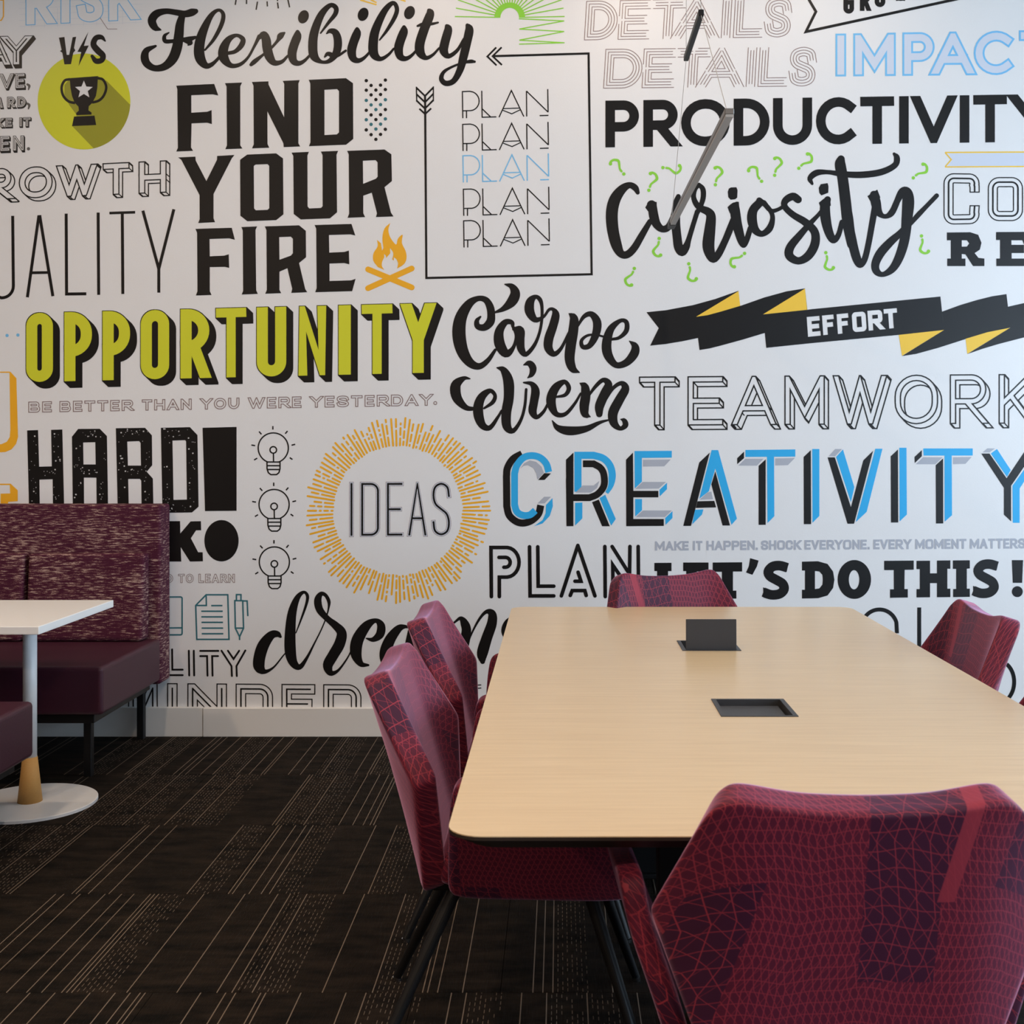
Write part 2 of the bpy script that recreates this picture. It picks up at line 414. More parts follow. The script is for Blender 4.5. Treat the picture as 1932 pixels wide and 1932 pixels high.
for a,b_,c,d,opened in PB:
    px, py = (a+b_)/2, (c+d)/2; w, h = (b_-a)/2, (d-c)/2
    t = empty('power_box', (px, py, TZ))
    tag(t, 'black table power box with its lid standing open, at the wall end of the table' if opened else
        'black recessed table power box with lid shut, in the middle of the table', 'power box', 'power boxes in the meeting table')
    bm = bmesh.new(); q = .011
    for (x0,x1,y0,y1) in ((-w+.0005,w-.0005,-h+.0005,-h+q*.8),(-w+.0005,w-.0005,h-q*.8,h-.0005),(-w+.0005,-w+q,-h+q*.8,h-q*.8),(w-q,w-.0005,-h+q*.8,h-q*.8)):
        box(bm, x0,x1,y0,y1,-.03,.0015)
    recalc(bm); mesh_obj('frame', bm, M['blackp'], t)
    bm = bmesh.new()
    if opened:
        box(bm, -w+q, w-q, -h+q*.8, h-q*.8, -.075, -.07)
        recalc(bm); mesh_obj('well', bm, M['darktray'], t)
        bm = bmesh.new()
        for k in range(3): box(bm, -.062+k*.046, -.030+k*.046, .01, .045, -.07, -.058, .002)
        recalc(bm); mesh_obj('socket', bm, M['blackp'], t)
        bm = bmesh.new(); box(bm, -w+q+.001, w-q-.001, -h+q*.8+.004, -h+q*.8+.009, -.06, .088, .0012, 2)
        for v in bm.verts: v.co.y += (v.co.z+.06)*.04
        recalc(bm); mesh_obj('lid', bm, M['blackp'], t)
    else:
        box(bm, -w+q+.001, w-q-.006, -h+q*.8+.001, h-q*.8-.012, -.0135, -.0105, .001, 1)
        recalc(bm); mesh_obj('lid', bm, M['blackp'], t)
        bm = bmesh.new(); box(bm, -w+q, w-q, -h+q*.8, h-q*.8, -.032, -.03)
        recalc(bm); mesh_obj('well', bm, M['darktray'], t)

# ------------------------------------------------------------------ upholstered chairs
def grid_part(name, rows, mat, thick, parent, uvf, flip=False, crease=.45):
    """rows: list of columns (each a list of points bottom to top); gives a padded, soft-edged shell."""
    nc, nr = len(rows), len(rows[0])
    vs = [p for c in rows for p in c]
    fs = [(i*nr+j, (i+1)*nr+j, (i+1)*nr+j+1, i*nr+j+1) for i in range(nc-1) for j in range(nr-1)]
    if flip: fs = [f[::-1] for f in fs]
    me = bpy.data.meshes.new(name)
    me.from_pydata(vs, [], fs); me.update()
    tmp = bpy.data.objects.new(name, me); C.objects.link(tmp)
    t = tmp.modifiers.new('t', 'SOLIDIFY'); t.thickness = thick; t.offset = -1.0; t.use_even_offset = True
    t.edge_crease_outer = crease; t.edge_crease_inner = crease; t.edge_crease_rim = .25
    s = tmp.modifiers.new('s', 'SUBSURF'); s.levels = 3; s.render_levels = 3
    dg = bpy.context.evaluated_depsgraph_get()
    m2 = bpy.data.meshes.new_from_object(tmp.evaluated_get(dg), preserve_all_data_layers=True, depsgraph=dg)
    bpy.data.objects.remove(tmp); bpy.data.meshes.remove(me)
    m2.name = name
    m2.materials.clear(); m2.materials.append(mat)
    for l in list(m2.uv_layers): m2.uv_layers.remove(l)
    lay = m2.uv_layers.new(name='UVMap')
    for li, l in enumerate(m2.loops): lay.data[li].uv = uvf(m2.vertices[l.vertex_index].co)
    for p in m2.polygons: p.use_smooth = True
    return link(bpy.data.objects.new(name, m2), parent)

def make_chair():
    root = empty('meeting_chair')
    half = [
        [(0,-.225,.392),(0,-.255,.52),(0,-.296,.66),(0,-.332,.775),(0,-.348,.826)],
        [(.10,-.225,.392),(.11,-.255,.52),(.115,-.296,.66),(.11,-.332,.775),(.10,-.348,.830)],
        [(.180,-.222,.392),(.200,-.250,.52),(.210,-.288,.66),(.202,-.326,.775),(.197,-.347,.848)],
    ]
    half[2] = [(.165,-.224,.392),(.180,-.254,.52),(.188,-.292,.66),(.190,-.328,.775),(.194,-.347,.848)]
    F_ = (0, .3, .53, .585, .64, .84, 1)       # rows crowd together at the widest point, so it stays a corner
    def resample(c):
        out = []
        for f in F_:
            k = min(int(f*4), 3); t = f*4-k
            out.append(tuple(a+(b-a)*t for a, b in zip(c[k], c[k+1])))
        return out
    half = [resample(c) for c in half]
    side = []
    for f in F_:
        z = .392+(.822-.392)*f
        if f <= .585: t = f/.585; side.append((.208+(.300-.208)*t, -.214-.008*t, z))
        else: t = (f-.585)/.415; side.append((.300+(.226-.300)*t, -.222-.106*t, z))
    half.append(side)
    cols = [[(-x,y,z) for x,y,z in c] for c in half[:0:-1]] + half
    grid_part('backrest', cols, M['chair'], .054, root, lambda c: (c.x+.6*c.y+1, c.z+.8*c.y+1))
    # seat tub: one padded arm panel on each side, seat cushion between them
    for s in (-1, 1):
        arm = [
            [(.226,-.160,.418),(.252,-.155,.50),(.288,-.150,.60),(.300,-.140,.672)],
            [(.228,-.060,.415),(.256,-.060,.50),(.292,-.060,.60),(.310,-.060,.682)],
            [(.230,.050,.415),(.258,.050,.49),(.296,.050,.59),(.316,.050,.672)],
            [(.228,.150,.415),(.252,.148,.46),(.284,.144,.54),(.308,.138,.635)],
            [(.222,.215,.418),(.236,.212,.45),(.258,.206,.49),(.276,.200,.54)],
        ]
        cols = [[(s*x,y,z) for x,y,z in c] for c in arm]
        grid_part('arm', cols, M['chair'], .038, root, lambda c: (c.y+.6*c.x+1, c.z+.9*c.x+1), flip=(s > 0))
    bm = bmesh.new(); box(bm, -.212, .212, -.185, .225, .408, .478, .026, 4); recalc(bm)
    o = mesh_obj('seat', bm, M['chair'], root, smooth=True)
    uvl = o.data.uv_layers.new(name='UVMap')
    for p in o.data.polygons:
        for li in p.loop_indices:
            c = o.data.vertices[o.data.loops[li].vertex_index].co; uvl.data[li].uv = (c.x+.6+.5*c.z, c.y+c.z)
    bm = bmesh.new(); box(bm, -.17, .17, -.20, .17, .388, .409, .004, 2)
    box(bm, -.05, .05, -.235, -.165, .392, .425, .004, 2)
    recalc(bm); mesh_obj('under_frame', bm, M['black'], root)
    for sx in (-1, 1):
        for (y0, y1) in ((-.15, -.335), (.13, .26)):
            bm = bmesh.new(); tube(bm, (sx*.165, y0, .394), (sx*.27, y1, .008), .015, .010, 20); recalc(bm)
            lg = mesh_obj('leg', bm, M['black'], root, smooth=False)
            bm = bmesh.new(); tube(bm, (sx*.27, y1, 0), (sx*.27, y1, .010), .011, .011, 16)
            recalc(bm); mesh_obj('glide', bm, M['steel'], lg)
    return root
proto = make_chair()
G = 'maroon chairs around the meeting table'
spots = [
    (.430, -3.455, 0.0,   'maroon chair in the foreground seen from behind, at the near end of the table'),
    (-.070, -2.745, -90.0, 'maroon chair on the left of the table, the nearer one, seen from its side'),
    (-.078, -1.975, -90.0, 'maroon chair on the left of the table, the one nearer the printed wall'),
    (.512, -1.262, 201.0, 'maroon chair at the wall end of the table, turned slightly, behind the open power box'),
    (.935, -1.945, 90.0,  'maroon chair on the right of the table facing left, fully in view above the tabletop'),
    (.955, -2.715, 90.0,  'maroon chair on the right whose corner just enters at the frame edge'),
]
for i, (x, y, a, lab) in enumerate(spots):
    o = proto if i == 0 else copy_tree(proto)
    o.location = (x, y, 0); o.rotation_euler = (0, 0, math.radians(a))
    tag(o, lab, 'chair', G)

# ------------------------------------------------------------------ lounge booth at the left
BX1 = -1.775; BX0 = -3.45
def bench(name_y_front, y_back_in, y_back_out, label, s):
    """s = -1: the bench faces the camera (back against the wall); s = +1: it faces the wall."""
    root = empty('booth_bench', ((BX0+BX1)/2, (name_y_front+y_back_in)/2, 0))
    tag(root, label, 'bench', 'booth benches either side of the white table')
    ox, oy = root.location.x, root.location.y
    def bx(name, x0,x1,ya,yb,z0,z1,bev,mat,seg=3,smooth=False):
        bm = bmesh.new(); box(bm, x0-ox, x1-ox, min(ya,yb)-oy, max(ya,yb)-oy, z0, z1, bev, seg); recalc(bm)
        return mesh_obj(name, bm, mat, root, smooth)
    yb, yo, yf = y_back_in, y_back_out, name_y_front
    bx('back_panel', BX0, BX1, yb, yo, .262, 1.060, .012, M['tweed'])
    w = .508; x = BX1-.048
    for k in range(3):
        x1 = x - k*(w+.018); x0 = x1 - w
        bm = bmesh.new(); box(bm, x0-ox, x1-ox, min(yb, yb+s*.0+ (-.105 if s<0 else .105))-oy, max(yb, yb+(-.105 if s<0 else .105))-oy, .470, .850, .016, 3)
        for v in bm.verts:      # the cushion leans: thinner at the top
            d = (v.co.y+oy) - yb
            v.co.y = yb - oy + d*(1.0 - .35*(v.co.z-.47)/.38)
        recalc(bm); mesh_obj('back_cushion', bm, M['tweed'], root)
    bx('seat', BX0, BX1+.002, yf, yb-(.001 if s<0 else -.001), .280, .468, .016, M['seat'], 4)
    bx('base_frame', BX0+.06, BX1-.045, yf+(.04 if s<0 else -.04), yb, .240, .280, .003, M['black'])
    d = .165 if s<0 else -.03
    for xx in (BX0+.1, BX1-.115):
        for yy in (yf+(.165 if s<0 else -.06), yo-(.05 if s<0 else -.05)):
            bm = bmesh.new(); box(bm, xx-.0155-ox, xx+.0155-ox, yy-.0155-oy, yy+.0155-oy, 0, .262, .002, 1); recalc(bm)
            mesh_obj('leg', bm, M['black'], root)
    return root
bench(-5.45+4.63, -.142, -.004, 'booth bench with maroon tweed back and dark leatherette seat against the printed wall', -1)
bench(-5.45+4.03, -2.10, -2.24, 'booth bench facing the wall, its plum seat corner cut by the left frame edge', 1)

# white booth table
ct = empty('cafe_table', (-1.96, -1.03, 0))
tag(ct, 'white rectangular booth table on a round white base with a tan cone foot', 'table')
bm = bmesh.new(); box(bm, -1.24, .195, -.372, .307, .687, .715, .0025, 2); recalc(bm)
mesh_obj('tabletop', bm, M['white'], ct)
for px in (0.0, -1.05):
    bm = bmesh.new(); tube(bm, (px, 0, .17), (px, 0, .687), .0245, .0245, 32); recalc(bm)
    mesh_obj('pole', bm, M['whitemetal'], ct, smooth=True)
    bm = bmesh.new(); tube(bm, (px, 0, .011), (px, 0, .176), .0435, .0262, 40); recalc(bm)
    mesh_obj('cone', bm, M['tan'], ct, smooth=True)['label'] = 'tan wooden cone'
    bm = bmesh.new(); tube(bm, (px, 0, 0), (px, 0, .010), .236, .236, 96); tube(bm, (px,0,.010), (px,0,.0115), .236, .2335, 96); recalc(bm)
    mesh_obj('base', bm, M['whitemetal'], ct)

# ------------------------------------------------------------------ linear pendant over the table
X = .442
yA, yB, zB = -5.45+3.01, -5.45+4.75, 2.19
pl = empty('linear_pendant', (X, (yA+yB)/2, zB)); py = pl.location.y
tag(pl, 'slim grey linear pendant light hanging on thin wires over the meeting table', 'light')
bm = bmesh.new(); box(bm, -.0125, .0125, yA-py+.10, yB-py, 0.004, .020, .002, 1); recalc(bm); mesh_obj('bar', bm, M['pend'], pl)
bm = bmesh.new(); box(bm, -.010, .010, yA-py+.10, yB-py-.005, -.003, .004); recalc(bm); mesh_obj('diffuser', bm, M['pend2'], pl)
bm = bmesh.new(); box(bm, -.014, .014, yA-py, yA-py+.0, -.004, .021); bm.free()
bm = bmesh.new(); box(bm, -.0135, .0135, yB-py-.09, yB-py, -.0045, .0215, .002, 1); recalc(bm)
mesh_obj('end_cap', bm, M['black'], pl)
bm = bmesh.new(); tube(bm, (0, yB-py-.03, .021), (0, yB-py-.03, .045), .006, .004, 12); recalc(bm)
mesh_obj('connector', bm, M['steel'], pl)
yC, yD, zC = -5.45+3.73, -5.45+4.18, 2.672
bm = bmesh.new(); box(bm, -.0085, .0085, yC-py, yD-py, zC-zB, zC-zB+.02, .002, 1); recalc(bm)
mesh_obj('upper_bar', bm, M['black'], pl)
for a, b_ in (((0, yD-py, zC-zB), (0, yB-py-.03, .03)), ((0, yC-py, zC-zB), (0, yA-py+.14, .02)),
              ((0, yC-py+.01, zC-zB+.02), (0, yC-py+.01, H-zB)), ((0, yD-py-.01, zC-zB+.02), (0, yD-py-.01, H-zB))):
    bm = bmesh.new(); tube(bm, a, b_, .0011, .0011, 8); recalc(bm); mesh_obj('wire', bm, M['wire'], pl)

# ------------------------------------------------------------------ ceiling downlights (warm), unseen above the frame; rows off the wall added as fill
def downlight(x, y, power, label, size=.16):
    t = empty('downlight', (x, y, H)); tag(t, label, 'light', 'ceiling downlights above the frame')
    bm = bmesh.new()
    n = 32
    for r0, r1, z0, z1 in ((.095,.08,0,-.006),(.08,.078,-.006,-.001)):
        A = [bm.verts.new((r0*math.cos(2*math.pi*i/n), r0*math.sin(2*math.pi*i/n), z0)) for i in range(n)]
        B = [bm.verts.new((r1*math.cos(2*math.pi*i/n), r1*math.sin(2*math.pi*i/n), z1)) for i in range(n)]
        for i in range(n): bm.faces.new((A[i],A[(i+1)%n],B[(i+1)%n],B[i]))
    recalc(bm); mesh_obj('trim_ring', bm, M['whitemetal'], t)
    l = bpy.data.lights.new('downlight_lamp', 'AREA'); l.shape = 'DISK'; l.size = size; l.energy = power; l.color = (1.0,.76,.56); l.spread = math.radians(165)
    lo = bpy.data.objects.new('downlight_lamp', l); lo.location = (0,0,-.012); link(lo, t)
for x, y, p in DOWNLIGHTS:
    downlight(x, y, p, 'round white ceiling downlight, %s, %s' % (
        'row along the printed wall' if y > -2 else ('added fill row over the camera side' if y > -5 else 'added fill row behind the camera'),
        'over the far left bench end' if x < -3 else ('over the booth gangway' if x < -1 else ('left of the pendant' if x < 0 else ('in line with the pendant' if x < 1 else 'right of the pendant')))))
# ------------------------------------------------------------------ the printed wall mural
# Drawn in the wall's own flat plan (one plan unit = MU metres, origin PX, PY at eye level).
MU = DW/FPX
def wall_pt(x, y): return ((x-PX)*MU, EYE-(y-PY)*MU)
def ink(name, col, rough=.38):
    return plain(name, col, rough, .32)
INK = {
 'k': ink('ink_black', srgb(14,12,12)), 'lime': ink('ink_lime', srgb(206,206,48)), 'lime_d': ink('ink_olive', srgb(150,148,42)),
 'green': ink('ink_green', srgb(140,205,66)), 'blue': ink('ink_sky_blue', srgb(118,186,228)), 'cyan': ink('ink_cyan', srgb(46,168,224)),
 'or': ink('ink_orange', srgb(238,172,38)), 'yl': ink('ink_yellow', srgb(240,194,66)), 'teal': ink('ink_teal', srgb(52,110,120)),
 'grey': ink('ink_grey', srgb(172,174,182)), 'lgrey': ink('ink_light_grey', srgb(206,210,218)), 'brown': ink('ink_soft_brown', srgb(138,116,112)),
 'pale': ink('ink_pale', srgb(204,210,222)), 'dgrey': ink('ink_dark_grey', srgb(96,92,88)),
}
def lerp(a, b, t): return a+(b-a)*t
def circ(cx, cy, rx, ry=None, n=28, a0=0, a1=360, rot=0):
    ry = rx if ry is None else ry
    full = abs(a1-a0) >= 360
    m = n if full else n+1
    c, s = math.cos(math.radians(rot)), math.sin(math.radians(rot))
    out = []
    for i in range(m):
        a = math.radians(a0+(a1-a0)*i/n)
        x, y = rx*math.cos(a), ry*math.sin(a)
        out.append((cx+x*c-y*s, cy+x*s+y*c))
    return out
def catmull(pts, sub=5):
    if len(pts) < 3: return pts
    P = [tuple(2*a-b for a, b in zip(pts[0], pts[1]))] + list(pts) + [tuple(2*a-b for a, b in zip(pts[-1], pts[-2]))]
    out = []
    for i in range(1, len(P)-2):
        p0, p1, p2, p3 = P[i-1:i+3]
        for k in range(sub):
            t = k/sub
            out.append(tuple(.5*(2*b+(c-a)*t+(2*a-5*b+4*c-d)*t*t+(-a+3*b-3*c+d)*t**3) for a, b, c, d in zip(p0,p1,p2,p3)))
    out.append(tuple(pts[-1]))
    return out
def ribbon(pts, w, closed=False, cap='butt'):
    """mitred ribbon: list of quads (+ round caps)"""
    P = [Vector(p) for p in pts]
    Q = [P[0]]
    for p in P[1:]:
        if (p-Q[-1]).length > 1e-4: Q.append(p)
    if closed and (Q[0]-Q[-1]).length < 1e-4: Q.pop()
    P = Q; n = len(P)
    if n < 2: return []
    if cap == 'square' and not closed:
        P[0] = P[0] + (P[0]-P[1]).normalized()*w/2; P[-1] = P[-1] + (P[-1]-P[-2]).normalized()*w/2
    out = []
    segs = [(i, (i+1) % n) for i in range(n if closed else n-1)]
    def nrm(a, b): d = (P[b]-P[a]).normalized(); return Vector((-d.y, d.x))
    sides = {}
    for i in range(n):
        if not closed and i in (0, n-1):
            m = nrm(0, 1) if i == 0 else nrm(n-2, n-1); sides[i] = (m*w/2, None)
        else:
            n1, n2 = nrm((i-1) % n, i), nrm(i, (i+1) % n)
            m = n1+n2
            if m.length < .3: sides[i] = (None, (n1, n2))      # too sharp: leave butt joint
            else:
                m.normalize(); k = m.dot(n1)
                sides[i] = (m*(w/2)/max(k, .22), None)
    for a, b in segs:
        na = nrm(a, b)*w/2
        oa = sides[a][0] if sides[a][0] is not None else na
        ob = sides[b][0] if sides[b][0] is not None else na
        out.append([tuple(P[a]+oa), tuple(P[b]+ob), tuple(P[b]-ob), tuple(P[a]-oa)])
    if cap == 'round' and not closed:
        out.append(circ(P[0].x, P[0].y, w/2, n=14)); out.append(circ(P[-1].x, P[-1].y, w/2, n=14))
    return out
def hull_fix(q):
    a = sum(q[i][0]*q[(i+1)%len(q)][1]-q[(i+1)%len(q)][0]*q[i][1] for i in range(len(q)))
    return q if a > 0 else q[::-1]
def sweep(polys, d):
    out = []
    for p in polys:
        out.append([(x+d[0], y+d[1]) for x, y in p])
        for i in range(len(p)):
            a, b = p[i], p[(i+1) % len(p)]
            q = [a, b, (b[0]+d[0], b[1]+d[1]), (a[0]+d[0], a[1]+d[1])]
            ar = abs(sum(q[k][0]*q[(k+1)%4][1]-q[(k+1)%4][0]*q[k][1] for k in range(4)))
            if ar > 1e-3: out.append(q)
    return out

class Art:
    """Painter-style flat artwork: later shapes cover earlier ones, colour None clears back to the wall."""
    def __init__(s, ox=0, oy=0, sc_=1.0):
        s.items = []; s.view(ox, oy, sc_)
    def view(s, ox, oy, k): s.o = (ox, oy, k); return s
    def g(s, p): return (s.o[0]+p[0]*s.o[2], s.o[1]+p[1]*s.o[2])
    def poly(s, pts, col='k'):
        s.items.append(([s.g(p) for p in pts], col))
    def polys(s, ps, col='k'):
        for p in ps: s.poly(p, col)
    def line(s, pts, w, col='k', closed=False, cap='butt'): s.polys(ribbon(pts, w, closed, cap), col)
    def brush(s, pts, col='k', sub=5):
        C_ = catmull([tuple(map(float, p)) for p in pts], sub)
        P = [Vector(c[:2]) for c in C_]; W = [max(c[2], 3) for c in C_]
        n = len(P); T = []
        for i in range(n):
            d = P[min(i+1, n-1)]-P[max(i-1, 0)]
            T.append(d.normalized() if d.length > 1e-6 else Vector((1,0)))
        for i in range(n-1):
            na = Vector((-T[i].y, T[i].x))*W[i]/2; nb = Vector((-T[i+1].y, T[i+1].x))*W[i+1]/2
            q = [P[i]+na, P[i+1]+nb, P[i+1]-nb, P[i]-na]
            # guard against folded quads on tight bends
            def cr(a, b, c): return (b-a).cross(c-b)
            ss = [cr(q[k], q[(k+1)%4], q[(k+2)%4]) for k in range(4)]
            if all(v > 0 for v in ss) or all(v < 0 for v in ss): s.poly([tuple(v) for v in q], col)
            else:
                s.poly([tuple(q[0]), tuple(q[1]), tuple(q[2])], col); s.poly([tuple(q[0]), tuple(q[2]), tuple(q[3])], col)
            if i % 2 == 0 or W[i] < 14: s.poly(circ(P[i].x, P[i].y, W[i]/2*.985, n=14 if W[i] > 30 else 8), col)
        s.poly(circ(P[-1].x, P[-1].y, W[-1]/2, n=14), col)
    def build(s, label, name='mural_lettering'):
        polys, keep = [], []
        for p, col in s.items:
            p = hull_fix(list(p))
            ar = sum(p[k][0]*p[(k+1)%len(p)][1]-p[(k+1)%len(p)][0]*p[k][1] for k in range(len(p)))
            if ar < 1e-3: continue
            polys.append(np.array(p, float)); keep.append(col)
        n = len(polys)
        bb = np.array([[q[:,0].min(), q[:,1].min(), q[:,0].max(), q[:,1].max()] for q in polys])
        par = list(range(n))
        def find(i):
            while par[i] != i: par[i] = par[par[i]]; i = par[i]
            return i
        order = np.argsort(bb[:,0])
        act = []
        for i in order:             # cluster shapes whose boxes touch: one triangulation each
            act = [j for j in act if bb[j,2] >= bb[i,0]]
            for j in act:
                if bb[j,3] >= bb[i,1] and bb[j,1] <= bb[i,3]: par[find(i)] = find(j)
            act.append(i)
        groups = {}
        for i in range(n): groups.setdefault(find(i), []).append(i)
        cols = sorted({c for c in keep if c})
        verts, faces, mats = [], [], []
        for idx in groups.values():
            vs, fs = [], []
            for i in idx:
                m = len(vs); k = len(polys[i])
                fs += [(m+j, m+(j+1) % k) for j in range(k)]; vs += [Vector(q) for q in polys[i]]
            ov, oe, of, _, _, _ = delaunay_2d_cdt(vs, fs, [], 0, 2e-4)
            P = np.array([(v.x, v.y) for v in ov]); Fc = np.array([f for f in of if len(f) == 3])
            if not len(Fc): continue
            cen = P[Fc].mean(axis=1)
            code = np.full(len(Fc), -1)
            for i in idx:           # later shapes win
                x0, y0, x1, y1 = bb[i]
                sel = np.nonzero((cen[:,0] > x0) & (cen[:,0] < x1) & (cen[:,1] > y0) & (cen[:,1] < y1))[0]
                if not len(sel): continue
                cx, cy = cen[sel,0], cen[sel,1]; q = polys[i]; r = np.roll(q, -1, axis=0)
                wn = np.zeros(len(sel), int)
                for (ax, ay), (bx, by) in zip(q, r):
                    side = (bx-ax)*(cy-ay)-(cx-ax)*(by-ay)
                    wn += ((ay <= cy) & (by > cy) & (side > 0)).astype(int) - ((ay > cy) & (by <= cy) & (side < 0)).astype(int)
                code[sel[wn != 0]] = i
            off = len(verts); used = {}
            for f, c in zip(Fc, code):
                if c < 0 or keep[c] is None: continue
                ff = []
                for v in f:
                    if v not in used: used[v] = off+len(used); verts.append(tuple(P[v]))
                    ff.append(used[v])
                faces.append(ff); mats.append(cols.index(keep[c]))
        me = bpy.data.meshes.new(name)
        me.from_pydata([(wall_pt(x, y)[0], -.0007, wall_pt(x, y)[1]) for x, y in verts], [], faces)
        for c in cols: me.materials.append(INK[c])
        me.polygons.foreach_set('material_index', mats)
        me.update()
        ob = bpy.data.objects.new(name, me); link(ob, wall_back)
        ob['label'] = label
        return ob
Z1 = 500/1932.0
def V1(ox, oy): return (ox, oy, Z1)

# ---- skeleton alphabet: returns list of (points, closed) inside a w x h box
def rr_path(x0,y0,x1,y1,r,n=7):
    r = min(r, (x1-x0)/2, (y1-y0)/2); out = []
    for cx, cy, a in ((x1-r,y0+r,-90),(x1-r,y1-r,0),(x0+r,y1-r,90),(x0+r,y0+r,180)):
        out += circ(cx, cy, r, n=n, a0=a, a1=a+90)
    return out
def glyph(ch, w, h, sq=None):
    r = w/2
    if sq is not None: r = sq
    def bowl(y0, y1, x0=0, x1=None):
        x1 = w if x1 is None else x1
        rr = min((y1-y0)/2, (x1-x0)*.95 if sq is None else sq)
        return [(x0,y0)] + circ(x1-rr, y0+rr, rr, n=9, a0=-90, a1=0) + circ(x1-rr, y1-rr, rr, n=9, a0=0, a1=90) + [(x0,y1)]
    g = {
     'A': [([(0,h),(w/2,0),(w,h)],0),([(w*.2,h*.68),(w*.8,h*.68)],0)],
     'B': [([(0,0),(0,h)],0),(bowl(0,h*.48,0,w*.92),0),(bowl(h*.48,h),0)],
     'D': [([(0,0)]+bowl(0,h)[1:-1]+[(0,h)],1)],
     'E': [([(w,0),(0,0),(0,h),(w,h)],0),([(0,h*.5),(w*.88,h*.5)],0)],
     'F': [([(w,0),(0,0),(0,h)],0),([(0,h*.5),(w*.85,h*.5)],0)],
     'H': [([(0,0),(0,h)],0),([(w,0),(w,h)],0),([(0,h*.5),(w,h*.5)],0)],
     'I': [([(w/2,0),(w/2,h)],0)],
     'K': [([(0,0),(0,h)],0),([(w,0),(0,h*.62)],0),([(w*.32,h*.42),(w,h)],0)],
     'L': [([(0,0),(0,h),(w,h)],0)],
     'M': [([(0,h),(0,0),(w/2,h*.78),(w,0),(w,h)],0)],
     'N': [([(0,h),(0,0),(w,h),(w,0)],0)],
     'O': [(rr_path(0,0,w,h,r),1)],
     'P': [([(0,h),(0,0)]+bowl(0,h*.58)[1:],0)],
     'R': [([(0,h),(0,0)]+bowl(0,h*.55)[1:],0),([(w*.45,h*.55),(w,h)],0)],
     'S': [(catmull([(w,.24*h),(.90*w,.07*h),(.5*w,0),(.1*w,.07*h),(0,.24*h),(.14*w,.40*h),(.5*w,.5*h),(.86*w,.60*h),(w,.76*h),(.9*w,.93*h),(.5*w,h),(.1*w,.93*h),(0,.76*h)],4),0)],
     'T': [([(0,0),(w,0)],0),([(w/2,0),(w/2,h)],0)],
     'U': [([(0,0)]+circ(r,h-r,r,n=8,a0=180,a1=90)+circ(w-r,h-r,r,n=8,a0=90,a1=0)+[(w,0)],0)],
     'V': [([(0,0),(w/2,h),(w,0)],0)],
     'W': [([(0,0),(w*.27,h),(w*.5,h*.12),(w*.73,h),(w,0)],0)],
     'Y': [([(0,0),(w/2,h*.52)],0),([(w,0),(w/2,h*.52)],0),([(w/2,h*.52),(w/2,h)],0)],
     '.': [([(0,h*.97),(0,h)],0)], ',': [([(0,h*.95),(-w*.3,h*1.1)],0)],
    }
    if ch == 'C' or ch == 'G':
        if sq is None and abs(w-h) < .35*h:
            pts = circ(w*.55, h/2, w*.55, h/2, n=20, a0=-48, a1=-312)
        else:
            pts = [(w,h*.26)]+circ(w-r,r,r,n=7,a0=0,a1=-90)+circ(r,r,r,n=7,a0=-90,a1=-180)+circ(r,h-r,r,n=7,a0=180,a1=90)+circ(w-r,h-r,r,n=7,a0=90,a1=0)+[(w,h*.74)]
        out = [(pts,0)]
        if ch == 'G': out.append(([pts[-1],(w,h*.52),(w*.55,h*.52)],0))
        return out
    return g[ch]
def letters(boxes, w, top, bot, sq=None, shear=0.0):
    """boxes: [(ch, x0, x1)], top/bot: functions of x; returns list per letter of skeleton paths in plan coords"""
    out = []
    for ch, x0, x1 in boxes:
        bw, bh0 = x1-x0-w, None
        xm = (x0+x1)/2
        ht = bot(xm)-top(xm)-w
        G_ = glyph(ch, max(bw, .01), ht, sq)
        ps = []
        for pts, cl in G_:
            q = []
            for (u, v) in pts:
                x = x0+w/2+u; yt = top(x)+w/2; yb = bot(x)-w/2
                f = v/ht
                q.append((x + shear*(1-f)*ht, yt+(yb-yt)*f))
            fl = []
            for e, e2 in ((pts[0], pts[1]), (pts[-1], pts[-2])):
                if cl: fl.append(0)
                elif (e[1] <= .01*ht or e[1] >= .99*ht) and abs(e2[1]-e[1]) > 1e-6 and ch not in '.,': fl.append(2)
                elif abs(e2[1]-e[1]) < 1e-6 or ch in '.,CGS': fl.append(1)
                else: fl.append(0)
            ps.append((q, cl, fl))
        out.append((ch, ps, (top, bot, w, shear)))
    return out
def clip_half(poly, f):
    out = []
    n = len(poly)
    for i in range(n):
        a, b = poly[i], poly[(i+1) % n]; fa, fb = f(a), f(b)
        if fa >= 0: out.append(a)
        if (fa > 0 > fb) or (fa < 0 < fb):
            t = fa/(fa-fb); out.append((a[0]+(b[0]-a[0])*t, a[1]+(b[1]-a[1])*t))
    return out
def glyph_polys(entry, w, open_=False):
    """ribbon polygons of one letter at stroke width w, flush with its cap line and baseline"""
    ch, ps, (top, bot, W, sh) = entry
    ins = -1 if open_ else (W-w)/2; out = []
    for pts, cl, fl in ps:
        q = [Vector(p) for p in pts]
        for k, (i0, i1) in enumerate(((0, 1), (-1, -2))):
            if fl[k]:
                d = (q[i0]-q[i1]).normalized()
                q[i0] = q[i0] + d*(W*1.1 if fl[k] == 2 else (W/2+3 if open_ else w/2))
        for pg in ribbon([tuple(v) for v in q], w, bool(cl)):
            if not cl or True:
                pg = clip_half(pg, lambda p: p[1]-(top(p[0])+ins-.01))
                if len(pg) > 2: pg = clip_half(pg, lambda p: (bot(p[0])-ins+.01)-p[1])
            if len(pg) > 2: out.append([tuple(p) for p in pg])
    return out
def lin(x0, y0, x1, y1): return lambda x: y0+(y1-y0)*(x-x0)/(x1-x0)
